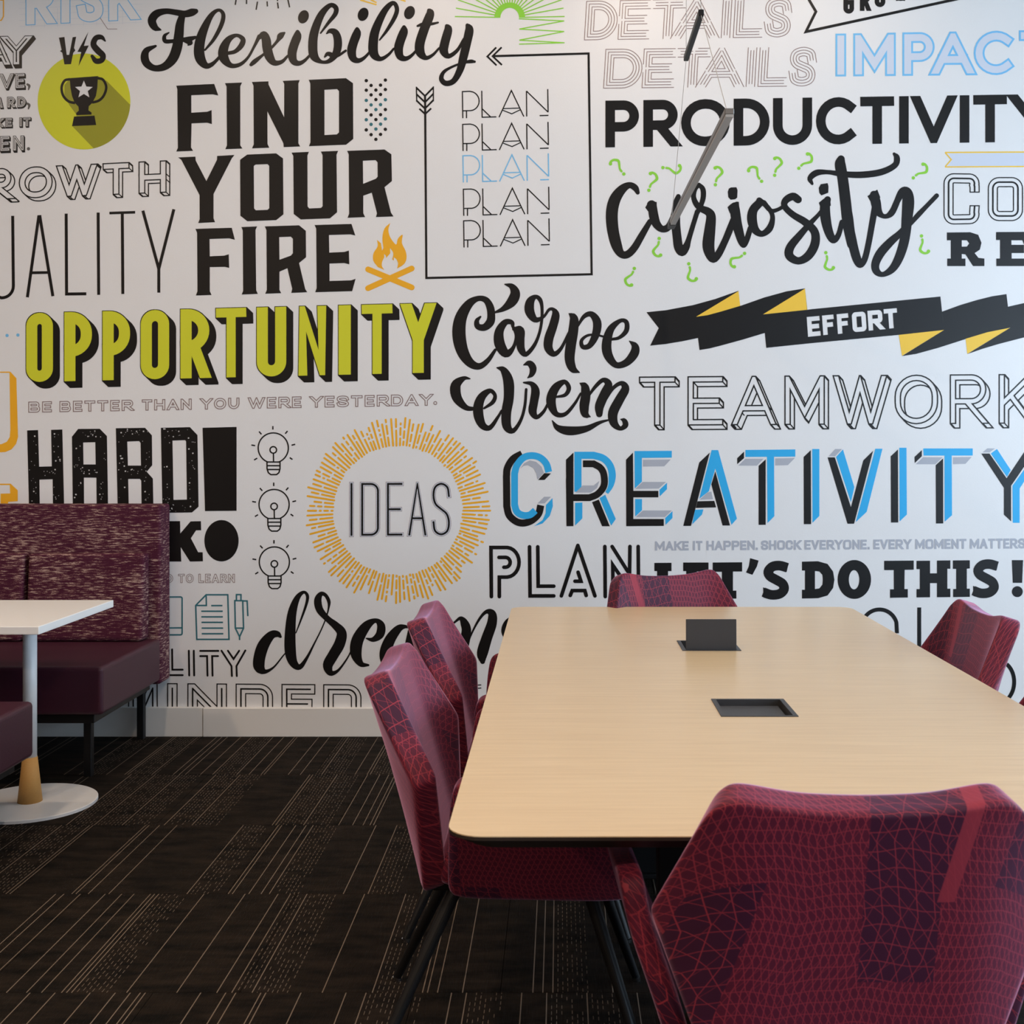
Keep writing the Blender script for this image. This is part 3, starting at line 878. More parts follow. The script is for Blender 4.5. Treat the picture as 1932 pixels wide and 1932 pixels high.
RELW = {'I':.34,'M':1.3,'W':1.45,'E':.82,'F':.8,'L':.8,'T':.95,'.':.3,',':.3,' ':.55,'A':1.05,'O':1.1}
def auto(text, x0, x1, gap=.16, stroke=None):
    ws = [RELW.get(c, 1.0) for c in text]
    tot = sum(ws)+gap*(len(text)-1)
    k = (x1-x0)/tot; x = x0; out = []
    for c, ww in zip(text, ws):
        if c != ' ': out.append((c, x, x+ww*k))
        x += (ww+gap)*k
    return out
def paint(a, LT, w, col='k', open_=False):
    for e in LT: a.polys(glyph_polys(e, w, open_ and col is None), col)
def nested(a, LT, ws, open_=False):
    for w, c in ws: paint(a, LT, w, c, open_)
def block3d(a, LT, w, t, d, line='k'):
    for e in LT:
        outer = glyph_polys(e, w); inner = glyph_polys(e, w-2*t)
        a.polys(outer, line); a.polys(sweep(outer, d), line)
        a.polys(inner, None); a.polys(sweep(inner, d), None)
        top, bot = e[2][0], e[2][1]
        for pts, cl, fl in e[1]:
            if cl or len(pts) > 6: continue
            R_ = ribbon(pts, w-t, False, 'square')
            cs = [R_[0][0], R_[0][3]] if fl[0] else []
            if fl[1]: cs += [R_[-1][1], R_[-1][2]]
            for k in range(1, len(R_)): cs += [R_[k][0], R_[k][3]]
            for c in cs:
                c = (c[0], min(max(c[1], top(c[0])+t/2), bot(c[0])-t/2))
                a.polys(ribbon([c, (c[0]+d[0], c[1]+d[1])], t*.9), line)
        a.polys(outer, line); a.polys(inner, None)

# ============ top left: RISK, VS, trophy ============
a = Art(*V1(0,0))
LT = letters([('R',187,395),('I',440,515),('S',560,755),('K',790,1005)], 72, lin(187,-150,1005,-175), lin(187,186,1005,146), sq=50)
paint(a, LT, 72, 'blue'); paint(a, LT, 60, None)
for k in range(9):
    x = 230+k*95; a.line([(x,60),(x,205-k*4)], 2, 'lgrey')
for k in range(5):
    y = 10+k*44; a.line([(140,y+8),(1040,y-24)], 2, 'lgrey')
paint(a, LT, 72, 'blue'); paint(a, LT, 60, None)
a.line([(730,130),(785,212),(855,212)], 4, 'brown')
a.build('sky-blue outlined lettering RISK over a faint drafting grid')
a = Art(*V1(0,0)); a.line([(-60,0),(26,0),(26,120),(10,148),(-60,160)], 9, 'or'); a.build('orange outlined letter edge at the top left corner')
a = Art(*V1(0,0))
def shadowed(a, LT, w, d, front_line='k', t=4, inline=0, sh='k'):
    outer = []
    for e in LT: outer += glyph_polys(e, w)
    a.polys(sweep(outer, d), sh); a.polys(outer, front_line)
    paint(a, LT, w-2*t, None)
    if inline: paint(a, LT, inline, front_line)
LT = letters([('A',-130,70),('Y',22,218)], 50, lin(0,263,220,259), lin(0,478,220,470))
shadowed(a, LT[:1], 50, (14,24), 'k', 5, 8); shadowed(a, LT[1:], 50, (16,26), 'k', 5, 9)
a.build('black shadowed inline lettering ending in AY')
for txt, yt, yb, w, d, wd in (((('V',0,98),('E',112,182)),535,645,26,(8,14),'VE,'), ((('A',-30,22),('R',52,110),('D',125,190)),705,785,24,(6,9),'ARD,'), ((('K',-30,25),('E',38,90),('I',140,164),('T',168,226)),858,926,22,(6,9),'KE IT'), ((('E',0,72),('N',95,176)),990,1100,26,(8,14),'EN.')):
    a = Art(*V1(0,0)); LT = letters(list(txt), w, lin(0,yt+3,220,yt-4), lin(0,yb+4,220,yb-4))
    shadowed(a, LT, w, d, 'dgrey', 5, 5, 'k')
    if wd[-1] == ',': a.brush([(200,yb-30,16),(214,yb-18,18),(208,yb+8,10)], 'dgrey')
    if wd[-1] == '.': a.poly(circ(208,1085,12), 'dgrey')
    a.build('small grey shadowed lettering ending in '+wd)
a = Art(*V1(0,0))
a.poly([(430,275),(470,270),(487,400),(505,400),(530,272),(556,268),(540,350),(550,368),(535,385),(518,468),(470,470),(455,385),(437,372),(450,365)])
a.poly([(645,232),(612,335),(648,332),(573,482),(592,380),(565,378)])
a.brush([(768,300,10),(740,272,34),(700,278,40),(682,325,44),(715,370,48),(750,405,44),(740,440,40),(700,445,40),(672,410,24)])
vs_art = a
c = Art(*V1(0,0))
C0 = circ(613,740,338,350,n=72)
c.poly(C0, 'lime')
sh = [(715,556),(780,592)] + [(613+338*math.cos(t),740+350*math.sin(t)) for t in [math.radians(4+ i*(74)/14) for i in range(15)]] + [(525,918),(560,840),(505,765),(470,690),(470,620),(505,580)]
c.poly(sh, 'lime_d')
c.line(catmull([(510,578),(472,588),(450,635),(460,695),(498,738),(548,752)],5), 19, 'k')
c.line(catmull([(714,570),(752,582),(775,635),(758,695),(722,733),(672,748)],5), 19, 'k')
c.poly([(508,570),(715,555),(710,640),(700,700),(672,752),(648,775),(645,805),(668,820),(668,836),(556,840),(556,824),(575,806),(572,778),(545,750),(525,700),(514,640)])
c.poly([(540,850),(690,843),(702,912),(525,920)])
st = []
for i in range(10):
    rr_ = 68 if i % 2 == 0 else 30; an = math.radians(-90+36*i); st.append((612+rr_*math.cos(an), 655+rr_*math.sin(an)))
c.poly(st, None)
c.items += vs_art.items
c.build('lime green disc with a black trophy and the letters VS with a lightning bolt', 'mural_drawing')

# ============ Flexibility ============
a = Art(*V1(0,0))
a.brush([(1172,218,12),(1130,200,50),(1108,150,62),(1140,102,58),(1210,82,42),(1290,92,44),(1350,102,50),(1400,90,56),(1428,82,36)])
a.brush([(1330,110,46),(1312,180,62),(1304,260,70),(1290,350,74),(1258,430,72),(1200,485,56),(1130,498,46),(1075,468,56),(1055,420,60),(1070,368,46),(1135,336,18)])
a.brush([(1232,238,10),(1200,262,26),(1205,300,32),(1260,300,28),(1320,292,30),(1380,285,38),(1425,272,22)])
a.brush([(1345,300,20),(1385,308,44),(1372,330,10)])
a.brush([(1495,365,14),(1560,285,26),(1615,180,32),(1628,105,30),(1592,74,24),(1535,120,40),(1475,245,66),(1452,350,76),(1462,430,74),(1505,480,46),(1555,462,28),(1610,405,20)])
a.view(*V1(400,0))
a.brush([(0,478,20),(50,425,18),(78,380,20)])
a.brush([(118,388,26),(170,375,30),(215,330,40),(225,285,36),(178,258,26),(120,290,48),(84,360,70),(88,425,70),(138,478,38),(205,470,28),(262,420,20),(305,345,20),(345,265,30)])
a.brush([(335,285,20),(375,252,50),(395,290,66),(402,350,68),(420,415,66),(455,458,44),(510,450,28),(552,408,18)])
a.brush([(285,472,26),(312,448,34),(370,402,20),(430,352,20),(478,298,24),(500,262,46),(528,240,16)])
def i_stem(a, x, y, tilt=1.0, h=1.0):
    a.brush([(x+18,y-8,30),(x+16,y+26,62),(x-8,y+90,66),(x-22,y+150,66),(x-10,y+205,54),(x+28,y+222,36),(x+72,y+200,24),(x+118,y+150,16)])
i_stem(a, 606, 240); i_stem(a, 1040, 220); i_stem(a, 1382, 206)
for x, y in ((667,123),(1102,105),(1440,92)): a.poly(circ(x,y,38,50,n=24,rot=22))
a.brush([(792,242,12),(850,165,24),(900,100,34),(902,55,36),(860,40,34),(795,110,52),(745,240,64),(735,350,68),(748,415,62),(800,452,26),(860,442,34),(908,380,56),(918,300,60),(900,240,52),(862,226,34),(836,245,10)])
a.brush([(822,415,14),(845,392,30),(882,405,36),(920,405,22),(975,370,18)])
a.brush([(1222,292,12),(1280,215,24),(1335,120,32),(1348,60,32),(1318,22,32),(1255,85,48),(1192,220,64),(1175,320,70),(1182,395,66),(1228,430,34),(1285,400,22),(1325,355,16)])
a.brush([(1580,75,26),(1590,105,62),(1545,220,68),(1515,320,70),(1520,385,66),(1560,422,34),(1610,400,22),(1655,352,16)])
a.brush([(1498,190,16),(1535,178,26),(1600,175,22),(1648,165,14)])
a.brush([(1712,190,30),(1722,218,60),(1698,310,66),(1690,370,64),(1725,410,36),(1790,365,26),(1835,285,18)])
a.brush([(1862,185,30),(1876,218,62),(1858,310,64),(1832,420,62),(1808,510,52),(1762,590,42),(1705,608,40),(1672,575,36),(1690,525,26),(1750,488,18),(1830,458,18),(1885,448,28),(1915,450,18)])
a.build('large black brush-script lettering Flexibility')
a = Art(*V1(400,0))
for p0, p1 in (((182,-40),(170,36)),((252,-30),(252,30)),((332,12),(322,72)),((402,10),(404,48)),((478,18),(484,62)),((552,-10),(566,54)),((478,-40),(478,8))): a.line([p0,p1], 10)
a.build('short black ray strokes at the top edge', 'mural_drawing')
a = Art(*V1(400,0))
for p0, p1 in (((1080,0),(1200,35)),((1120,-20),(1200,20)),((1350,-10),(1412,10))): a.line([p0,p1], 10, 'yl')
a.build('pale yellow sketch strokes at the top edge', 'mural_drawing')

# ============ FIND YOUR FIRE ============
a = Art(*V1(0,0))
a.poly([(1285,625),(1562,612),(1592,697),(1550,688),(1395,695),(1395,822),(1510,815),(1543,803),(1545,905),(1510,895),(1397,900),(1393,1075),(1408,1100),(1285,1105),(1297,1078),(1293,650)])
a.poly([(1640,607),(1765,602),(1752,630),(1752,1060),(1768,1083),(1643,1088),(1655,1060),(1652,632)])
a.poly([(1298,1148),(1425,1142),(1427,1170),(1505,1320),(1582,1165),(1583,1137),(1710,1130),(1690,1155),(1557,1415),(1557,1590),(1568,1620),(1445,1626),(1456,1598),(1455,1422),(1322,1165)])
a.view(*V1(400,0))
a.poly([(290,598),(412,593),(412,615),(526,855),(527,612),(515,590),(640,584),(630,610),(630,1045),(643,1068),(523,1073),(521,1045),(404,812),(405,1050),(418,1077),(292,1082),(305,1052),(303,625)])
a.poly([(705,582),(977,570),(1028,607),(1030,1013),(978,1055),(707,1066),(718,1038),(717,610)])
a.poly([(820,655),(912,650),(926,665),(926,965),(910,980),(820,985)], None)
a.poly([(205,1165),(257,1127),(468,1118),(518,1155),(521,1563),(468,1605),(258,1613),(207,1573)])
a.poly([(305,1210),(318,1200),(405,1197),(417,1210),(418,1518),(405,1530),(320,1533),(307,1520)], None)
a.poly([(580,1113),(707,1107),(696,1135),(697,1505),(710,1520),(795,1516),(807,1503),(806,1130),(793,1105),(920,1100),(908,1128),(912,1548),(860,1592),(647,1600),(596,1560),(593,1138)])
a.poly([(985,1100),(1258,1090),(1308,1125),(1312,1320),(1258,1365),(1305,1550),(1323,1578),(1195,1583),(1203,1555),(1165,1405),(1103,1427),(1103,1555),(1117,1583),(988,1588),(1000,1558),(997,1125)])
a.poly([(1100,1172),(1192,1168),(1207,1183),(1208,1288),(1195,1303),(1102,1340)], None)
a.view(*V1(0,400))
a.poly([(1425,123),(1690,115),(1713,203),(1672,192),(1528,197),(1530,323),(1635,318),(1668,308),(1671,408),(1640,400),(1530,402),(1530,578),(1543,605),(1428,609),(1440,578),(1437,152)])
a.poly([(1760,110),(1875,105),(1863,132),(1868,570),(1880,597),(1762,602),(1773,575),(1770,135)])
a.view(*V1(400,400))
a.poly([(385,105),(635,97),(684,137),(686,330),(635,372),(680,562),(695,585),(578,590),(585,560),(550,410),(492,435),(492,568),(505,592),(388,596),(400,568),(397,132)])
a.poly([(490,183),(575,180),(590,195),(590,300),(575,318),(492,348)], None)
a.poly([(748,95),(1017,87),(1045,172),(1010,163),(853,168),(855,296),(965,291),(998,281),(1001,382),(965,372),(857,376),(857,503),(1015,498),(1047,487),(1022,577),(752,585),(763,555),(760,122)])
a.build('heavy black slab lettering FIND YOUR FIRE')
a = Art(*V1(400,400))
fl = catmull([(1300,80),(1286,130),(1300,185),(1342,238),(1355,195),(1390,165),(1384,225),(1412,285),(1418,340),(1398,382),(1350,412)],3) + catmull([(1358,375),(1345,345),(1325,330)],3)+[(1326,355)]+catmull([(1314,345),(1322,300),(1298,262)],3)+catmull([(1300,300),(1285,318),(1270,335)],2)+[(1268,318),(1254,305)]+catmull([(1256,330),(1240,365),(1240,398),(1258,423)],3)+catmull([(1210,402),(1176,355),(1178,300),(1208,250),(1203,203)],3)+catmull([(1232,228),(1240,282)],2)+catmull([(1250,262),(1242,190),(1258,120),(1300,80)],3)[:-1]
a.poly(fl, 'or')
a.line([(1138,418),(1456,550)], 42, 'or', cap='round'); a.line([(1456,412),(1138,556)], 42, 'or', cap='round')
a.build('orange campfire with crossed logs', 'mural_drawing')
a = Art(*V1(400,0))
for cx, ys, tl in ((1125,(588,658,732,804,873,947),(2,4)),(1264,(584,653,727,799,867,943),(2,4)),(1160,(623,692,765,838,907,982),(2,4)),(1229,(621,689,763,836,905,980),(2,4)),(1195,(657,726,799,872,941,1016),(2,4))):
    for k, y in enumerate(ys):
        a.poly(circ(cx,y,12.5,n=16), 'teal' if k in tl else 'k')
a.build('chevron pattern of black and teal dots', 'mural_drawing')

# ============ arrow frame, PLAN list ============
a = Art()
a.line([(931,106),(1110.5,101),(1116.3,517.5),(804.5,524.5),(802.2,200)], 4.2)
a.view(*V1(800,0))
a.line([(527,346),(462,412),(529,477)], 13); a.line([(566,345),(500,410),(568,474)], 13)
a.view(*V1(400,0))
for dy in (0,46,92): a.line([(1490,640+dy),(1553,700+dy),(1614,638+dy)], 13)
a.line([(1490,632),(1493,742)], 9); a.line([(1614,630),(1614,740)], 9)
a.line([(1512,793),(1554,832),(1598,790)], 13)
a.line([(1553,690),(1556,900)], 15)
a.build('thin black arrow that turns corners to frame the word list', 'mural_drawing')
for k, (dx, dy) in enumerate(((0,0),(2,239),(4,468),(7,712),(9,942))):
    a = Art(*V1(800+dx*Z1, dy*Z1)); col = 'blue' if k == 2 else 'k'; w = 8.5
    a.line([(283,862),(280,668),(335,666)]+circ(335,737,67,70,n=12,a0=-85,a1=85)+[(285,808)], w, col)
    a.line([(310,808),(310,862)], w, col)
    a.line([(421,662),(424,855),(528,852)], w, col); a.line([(426,795),(485,852)], w, col)
    a.line([(547,855),(637,660),(728,850)], w, col); a.line([(578,792),(697,788)], w-1, col); a.line([(572,803),(640,830),(703,800)], w-1, col)
    a.line([(749,850),(747,664)], w, col); a.line([(747,664),(905,818)], w, col); a.line([(905,818),(902,650)], w, col); a.line([(843,843),(907,841)], w, col)
    a.build('thin %s lettering PLAN, line %s of the framed list' % ('sky-blue' if k == 2 else 'black', ('one','two','three','four','five')[k]))
a = Art(*V1(800,0))
a.poly(circ(625,130,112,112,n=40,a0=180,a1=360)+circ(625,130,68,72,n=30,a0=360,a1=180), 'green')
for i in range(21):
    an = math.radians(180+1+i*8.9); R_ = 400 if i % 2 == 0 else 398
    a.line([(625+95*math.cos(an),128+95*math.sin(an)),(625+R_*math.cos(an),128+R_*math.sin(an))], 8, 'green')
a.line([(692,137),(1022,153),(695,212),(1022,230),(695,293),(1025,312),(693,322)], 8, 'green')
a.build('bright green half sun with rays and a zigzag line', 'mural_drawing')

# ============ DETAILS x2 ============
for k, (BX, y0, y1, yb0, yb1, x0, x1) in enumerate((
    ([('D',10,245),('E',255,480),('T',497,735),('A',660,975),('I',1000,1080),('L',1095,1305),('S',1320,1510)], 8,-22,293,270,10,1510),
    ([('D',150,425),('E',430,662),('T',678,915),('A',843,1155),('I',1180,1263),('L',1275,1485),('S',1500,1690)], 358,342,645,628,150,1690))):
    a = Art(*V1(1100,0))
    LT = letters(BX, 66, lin(x0,y0,x1,y1), lin(x0,yb0,x1,yb1), shear=.06)
    for one in LT:
        nested(a, [one], ((67,'brown'),(57,None),(26,'brown'),(16,None)), True)
    a.build('brown multi-line lettering DETAILS, %s of the two' % ('upper','lower')[k])
# ============ banner GROW, IMPACT ============
a = Art(*V1(1432,0))
a.line([(330,-60),(415,85),(342,232),(1450,-8),(1600,-40)], 20)
for ch, x, yb in (('G',615,100),('R',735,80),('O',843,52),('W',980,22)):
    LT = letters([(ch,x,x+78+(25 if ch=='W' else 0))], 34, lambda X_, yb=yb: yb-170, lambda X_, yb=yb: yb, sq=22)
    paint(a, LT, 34, 'k')
a.build('black outlined pennant with slanted lettering GROW')
a = Art(*V1(1432,0))
LT = letters([('I',557,635),('M',687,997),('P',1045,1280),('A',1255,1572),('C',1565,1868),('T',1895,2150)], 78, lin(557,246,1868,222), lin(557,558,1868,546))
paint(a, LT, 78, 'blue'); paint(a, LT, 50, 'pale')
a.build('sky-blue outlined lettering IMPACT')
# ============ PRODUCTIVITY ============
a = Art(*V1(1100,0)); o2 = 332/Z1
LT = letters([('P',163,408),('R',440,690),('O',715,1070),('D',1098,1360),('U',1385,1670),('C',415+o2,718+o2),('T',738+o2,985+o2),('I',1018+o2,1095+o2),('V',1118+o2,1430+o2),('I',1460+o2,1537+o2),('T',1562+o2,1807+o2),('Y',1835+o2,2130+o2)], 70, lin(163,734,1537+o2,694), lin(163,1075,1537+o2,1040))
paint(a, LT, 70, 'k')
a.build('bold black geometric lettering PRODUCTIVITY')

# ============ question marks, Curiosity ============
def qmark(a, x, y, deg):
    t = math.radians(deg); c_, s_ = math.cos(t), math.sin(t)
    def r(p): return (x+(p[0]*c_-p[1]*s_)*Z1, y+(p[0]*s_+p[1]*c_)*Z1)
    a.view(0,0,1)
    a.poly(circ(x,y,3.3,n=12), 'green')
    a.brush([r(p)+(w*Z1,) for *p, w in ((3,-26,18),(9,-48,15),(30,-72,17),(44,-95,20),(28,-122,18),(4,-130,18),(-10,-122,26))], 'green', 4)
K6 = 1/6.44
QM = [(1130+303*K6,300+182*K6,-48),(1130+607*K6,300+380*K6,10),(1130+777*K6,300+105*K6,88),(1130+1415*K6,300+313*K6,4),(1100+1302*Z1,1322*Z1,-46),(1100+1397*Z1,1278*Z1,5),(1100+1573*Z1,1227*Z1,36),
      (1130+733*K6,300+965*K6,180),(1130+430*K6,300+1330*K6,194),(1130+1092*K6,300+1273*K6,158),(1130+1770*K6,300+1147*K6,222),(1480+503*K6,380+623*K6,158),(1480+1665*K6,380+420*K6,160),(1432+1125*Z1,1297*Z1,40)]
for x, y, d in QM:
    a = Art(); qmark(a, x, y, d); a.build('small green tilted question mark', 'mural_drawing')
a = Art(1130,300,K6)
a.brush([(472,408,50),(440,350,78),(370,318,76),(280,370,110),(195,490,140),(158,650,146),(168,850,142),(212,1040,132),(268,1150,96),(345,1160,92),(430,1080,90),(520,930,82),(620,760,64)])
a.brush([(640,560,120),(652,600,112),(668,700,116),(700,790,105),(765,850,84),(840,830,84),(890,720,60),(925,600,60)])
a.poly([(562,590),(580,560),(620,540),(680,520),(702,522),(704,600),(600,640)])
a.brush([(965,455,60),(950,520,88),(935,650,104),(935,800,108),(950,950,108),(968,1070,112),(1010,1130,104),(1058,1070,92),(1090,980,66),(1145,800,60),(1195,640,60)])
a.brush([(1215,312,50),(1165,370,60),(1150,460,62),(1185,550,72),(1250,605,84),(1325,640,100),(1362,700,116),(1348,860,134),(1330,1040,146),(1350,1150,126),(1392,1215,96),(1455,1150,90),(1530,1000,84),(1592,850,84),(1625,740,62)])
a.brush([(1215,312,50),(1262,365,64),(1268,460,64),(1240,560,60),(1195,650,60)])
a.brush([(1650,580,110),(1655,640,122),(1675,780,122),(1705,900,112),(1735,1000,96),(1762,1045,70),(1800,970,70),(1840,840,66)])
a.poly([(1562,585),(1600,550),(1670,518),(1700,520),(1706,600),(1590,660)])
a.poly([(1565,400),(1578,360),(1605,345),(1670,343),(1685,380),(1680,470),(1655,490),(1600,495),(1572,465)])
a.view(*V1(1100,0))
a.brush([(1290,1475,60),(1242,1530,66),(1232,1600,72),(1255,1675,60),(1305,1705,44),(1360,1665,50),(1382,1590,36),(1365,1535,34),(1325,1490,38),(1285,1462,46)])
a.brush([(1318,1478,40),(1368,1535,34),(1415,1530,28),(1462,1505,28)])
a.brush([(1568,1455,56),(1530,1432,56),(1478,1460,52),(1470,1505,46),(1530,1565,48),(1620,1620,56),(1688,1690,60),(1690,1780,66),(1642,1865,64),(1570,1902,54),(1505,1865,64),(1512,1800,62),(1580,1715,52),(1650,1635,40),(1708,1575,30),(1742,1535,30)])
a.view(*V1(1432,0))
a.brush([(500,1455,50),(482,1500,72),(484,1580,76),(505,1680,66),(540,1748,54),(578,1715,40),(605,1620,38)])
a.poly([(436,1478),(470,1450),(500,1437),(518,1440),(524,1500),(450,1520)])
a.poly([(435,1370),(450,1343),(500,1335),(507,1360),(505,1405),(455,1425),(440,1408)])
a.brush([(598,1160,56),(592,1200,80),(610,1300,78),(632,1480,80),(650,1640,80),(680,1780,76)])
a.brush([(388,1340,20),(372,1300,40),(420,1260,46),(500,1255,32),(600,1268,42),(740,1275,48),(890,1255,48),(990,1205,44),(1005,1150,44),(985,1122,22)])
a.brush([(838,1420,60),(850,1470,74),(868,1540,60),(905,1575,34),(955,1562,36),(1000,1480,44),(1045,1398,58),(1085,1400,60),(1092,1470,80),(1078,1600,80)])
a.poly([(790,1430),(862,1382),(885,1440),(830,1500)])
a.view(1480,380,K6)
a.brush([(750,60,118),(770,200,130),(800,380,116),(840,560,112),(880,700,108),(920,768,84),(975,700,76),(1020,520,74),(1060,300,76),(1090,130,78),(1120,-60,74)])
a.brush([(1130,60,60),(1160,150,66),(1225,185,52),(1300,140,80),(1365,20,70)])
a.brush([(1498,-60,128),(1488,200,130),(1470,400,120),(1435,560,118),(1375,720,108),(1300,830,90),(1195,888,62),(1120,850,90),(1105,760,100),(1165,630,110),(1280,500,100),(1390,400,80),(1450,330,60)])
a.brush([(1530,275,50),(1620,170,64),(1725,60,56),(1850,-70,56)])
a.build('large black brush-script lettering Curiosity')
# ============ right edge: ribbon, CO, RE ============
a = Art(*V1(1432,0))
a.poly([(1360,1112),(2050,1108),(2050,1214),(1360,1216),(1402,1164)], 'pale')
a.line([(1357,1112),(1402,1164),(1357,1216)], 9, 'yl'); a.line([(1357,1112),(2050,1108)], 10, 'yl'); a.line([(1357,1217),(2050,1213)], 9, 'yl')
a.build('pale swallow-tailed ribbon with a yellow outline', 'mural_drawing')
a = Art(*V1(1432,0))
for pts, cl in (([(1572,1400),(1572,1360)]+circ(1535,1338,36,n=6,a0=20,a1=-90)+circ(1420,1338,38,n=6,a0=-90,a1=-180)+circ(1420,1562,38,n=6,a0=180,a1=90)+circ(1535,1562,36,n=6,a0=90,a1=-20)+[(1572,1500)],0),
                (rr_path(1705,1328,1888,1575,46),1)):
    a.polys(ribbon(pts, 74, bool(cl)), 'k'); a.polys(ribbon(pts, 58, bool(cl)), None); a.polys(ribbon(pts, 12, bool(cl)), 'k')
    if not cl:
        a.line([(1535,1401),(1609,1401)], 8); a.line([(1535,1500),(1609,1500)], 8)
a.build('black triple-line lettering CO at the right edge')
a = Art(*V1(1432,0))
a.poly([(1370,1695),(1540,1693),(1598,1712),(1622,1770),(1610,1820),(1572,1845),(1600,1880),(1643,1885),(1643,1940),(1560,1940),(1505,1855),(1478,1852),(1478,1885),(1505,1885),(1505,1940),(1372,1940),(1372,1885),(1398,1885),(1398,1752),(1370,1752)])
a.poly([(1478,1752),(1515,1752),(1532,1775),(1515,1798),(1478,1798)], None)
a.poly([(1728,1692),(1990,1690),(1990,1780),(1930,1780),(1920,1752),(1840,1752),(1840,1785),(1932,1785),(1932,1845),(1842,1845),(1842,1885),(1990,1885),(1990,1940),(1730,1940),(1730,1885),(1757,1885),(1757,1750),(1728,1750)])
a.build('heavy black slab lettering RE at the right edge')

# ============ QUALITY, GROWTH ============
a = Art(*V1(0,400)); w = 22
a.line([(93,28),(98,535)]+circ(12,540,86,86,n=10,a0=0,a1=90)+[(-60,600)], w)
a.line([(200,622),(284,25)], w); a.line([(290,25),(386,614)], w); a.line([(232,443),(352,441)], 20)
a.poly([(274,24),(302,22),(300,60),(276,60)])
a.line([(483,12),(486,598),(630,596)], w); a.line([(716,4),(720,604)], w)
a.line([(798,8),(986,2)], w-3); a.line([(892,6),(896,598)], w)
a.line([(1042,-10),(1158,415)], w); a.line([(1268,-20),(1158,415)], w); a.line([(1158,405),(1158,588)], w)
a.build('tall thin black lettering ending in UALITY')
a = Art(*V1(0,0))
LT = letters([('R',-140,85),('O',137,385),('W',415,705),('T',748,945),('H',1010,1215)], 50, lin(-140,1232,1215,1168), lin(-140,1462,1215,1405))
block3d(a, LT, 50, 8.5, (27,24))
a.build('hand-drawn outlined block lettering ending in ROWTH')

# ============ OPPORTUNITY ============
a = Art(*V1(0,400)); o2 = 400/Z1
BX = [('O',190,388),('P',468,672),('P',747,950),('O',1025,1235),('R',1315,1528),('T',1573,1797),('U',325+o2,543+o2),('N',628+o2,835+o2),('I',920+o2,1015+o2),('T',1090+o2,1317+o2),('Y',1385+o2,1622+o2)]
W_ = 84
top = lin(190,736,1622+o2,662); bot = lin(190,1242,1622+o2,1172)
for bx_ in BX:
    w = 70 if bx_[0] in 'T' else W_
    if bx_[0] == 'I': w = 92
    if bx_[0] == 'N': w = 70
    e = letters([bx_], w, top, bot)[0]
    inner = glyph_polys(e, w-3); outer = []
    for p in inner: outer += [p]
    for q in ((-5,-5),(5,-5),(-5,5),(5,5)): outer += [[(x+q[0], y+q[1]) for x, y in p] for p in inner]
    a.polys(sweep(outer, (46,44)), 'k'); a.polys(outer, 'k')
    a.polys(inner, 'lime')
a.build('lime green block lettering OPPORTUNITY with a black drop shadow')
a = Art(*V1(0,400))
base_t, base_b = lin(208,1384,1640+o2,1326), lin(208,1462,1640+o2,1410)
for wd, x0, x1 in (('BE',208,378),('BETTER',435,970),('THAN',1035,1397),('YOU',1465,1745),('WERE',265+o2,652+o2),('YESTERDAY',718+o2,1605+o2)):
    LT = letters(auto(wd, x0, x1, .2), 20, base_t, base_b)
    paint(a, LT, 22, 'brown'); paint(a, LT, 10, None)
a.poly(circ(1628+o2,1393,14), 'brown'); a.poly(circ(1628+o2,1393,8), None)
a.build('small outlined brown lettering BE BETTER THAN YOU WERE YESTERDAY')
a = Art(*V1(0,400))
a.poly([(-60,1165),(66,1163),(78,1166),(120,1212),(132,1640),(118,1690),(85,1730),(40,1750),(-60,1755),(-60,1697),(10,1693),(50,1675),(72,1640),(76,1590),(70,1172),(-60,1172)], 'or')
a.view(*V1(0,780))
a.poly([(-60,512),(78,512),(130,560),(130,640),(60,645),(62,760),(5,760),(5,585),(75,583),(72,522),(-60,522)], 'or')
a.build('orange shadowed letter edges at the left frame edge')
a = Art(*V1(0,400)); a.poly(circ(52,900,12,n=14),'blue'); a.poly(circ(131,897,12,n=14),'blue'); a.poly(circ(-26,903,12,n=14),'blue')
a.build('row of small blue dots', 'mural_drawing')

# ============ HARD WORK ============
a = Art(*V1(0,780)); random.seed(5)
a.poly([(198,124),(278,121),(286,388),(378,386),(373,120),(455,117),(470,760),(388,760),(384,480),(288,483),(292,760),(214,760)])
a.poly([(525,170),(570,113),(728,112),(780,165),(790,760),(706,760),(703,468),(612,468),(614,760),(532,760)]); a.poly([(607,212),(695,210),(698,372),(609,372)], None)
a.poly([(845,108),(1058,105),(1108,160),(1110,378),(1070,425),(1115,475),(1120,760),(1034,760),(1030,490),(1020,478),(935,478),(941,760),(860,760)]); a.poly([(928,205),(1015,202),(1025,215),(1028,380),(933,380)], None)
a.poly([(1173,105),(1385,100),(1440,158),(1448,680),(1400,722),(1185,725)]); a.poly([(1258,198),(1350,195),(1357,205),(1363,628),(1265,630)], None)
for cx in (240,415,565,745,890,1065,1215,1400):
    for k in range(18):
        x = cx+random.uniform(-26,26); y = 110+random.random()**.9*600; r = random.choice((2,3,3,4,6))
        a.poly([(x-r,y-r*.6),(x+r*.7,y-r),(x+r,y+r*.5),(x-r*.5,y+r)], None)
for k in range(16):
    for cx, yy in ((330,430),(655,420),(980,430),(655,150),(960,140),(1310,145),(1310,690)):
        if random.random() < .6:
            x = cx+random.uniform(-60,60); y = yy+random.uniform(-26,26); r = random.choice((2,3,3,5)); a.poly([(x-r,y-r*.6),(x+r*.7,y-r),(x+r,y+r*.5),(x-r*.5,y+r)], None)
a.build('tall black distressed lettering HARD')
a = Art(*V1(0,780))
a.poly([(1477,105),(1725,98),(1725,710),(1495,712)]); a.poly(circ(1615,928,125,151,n=48))
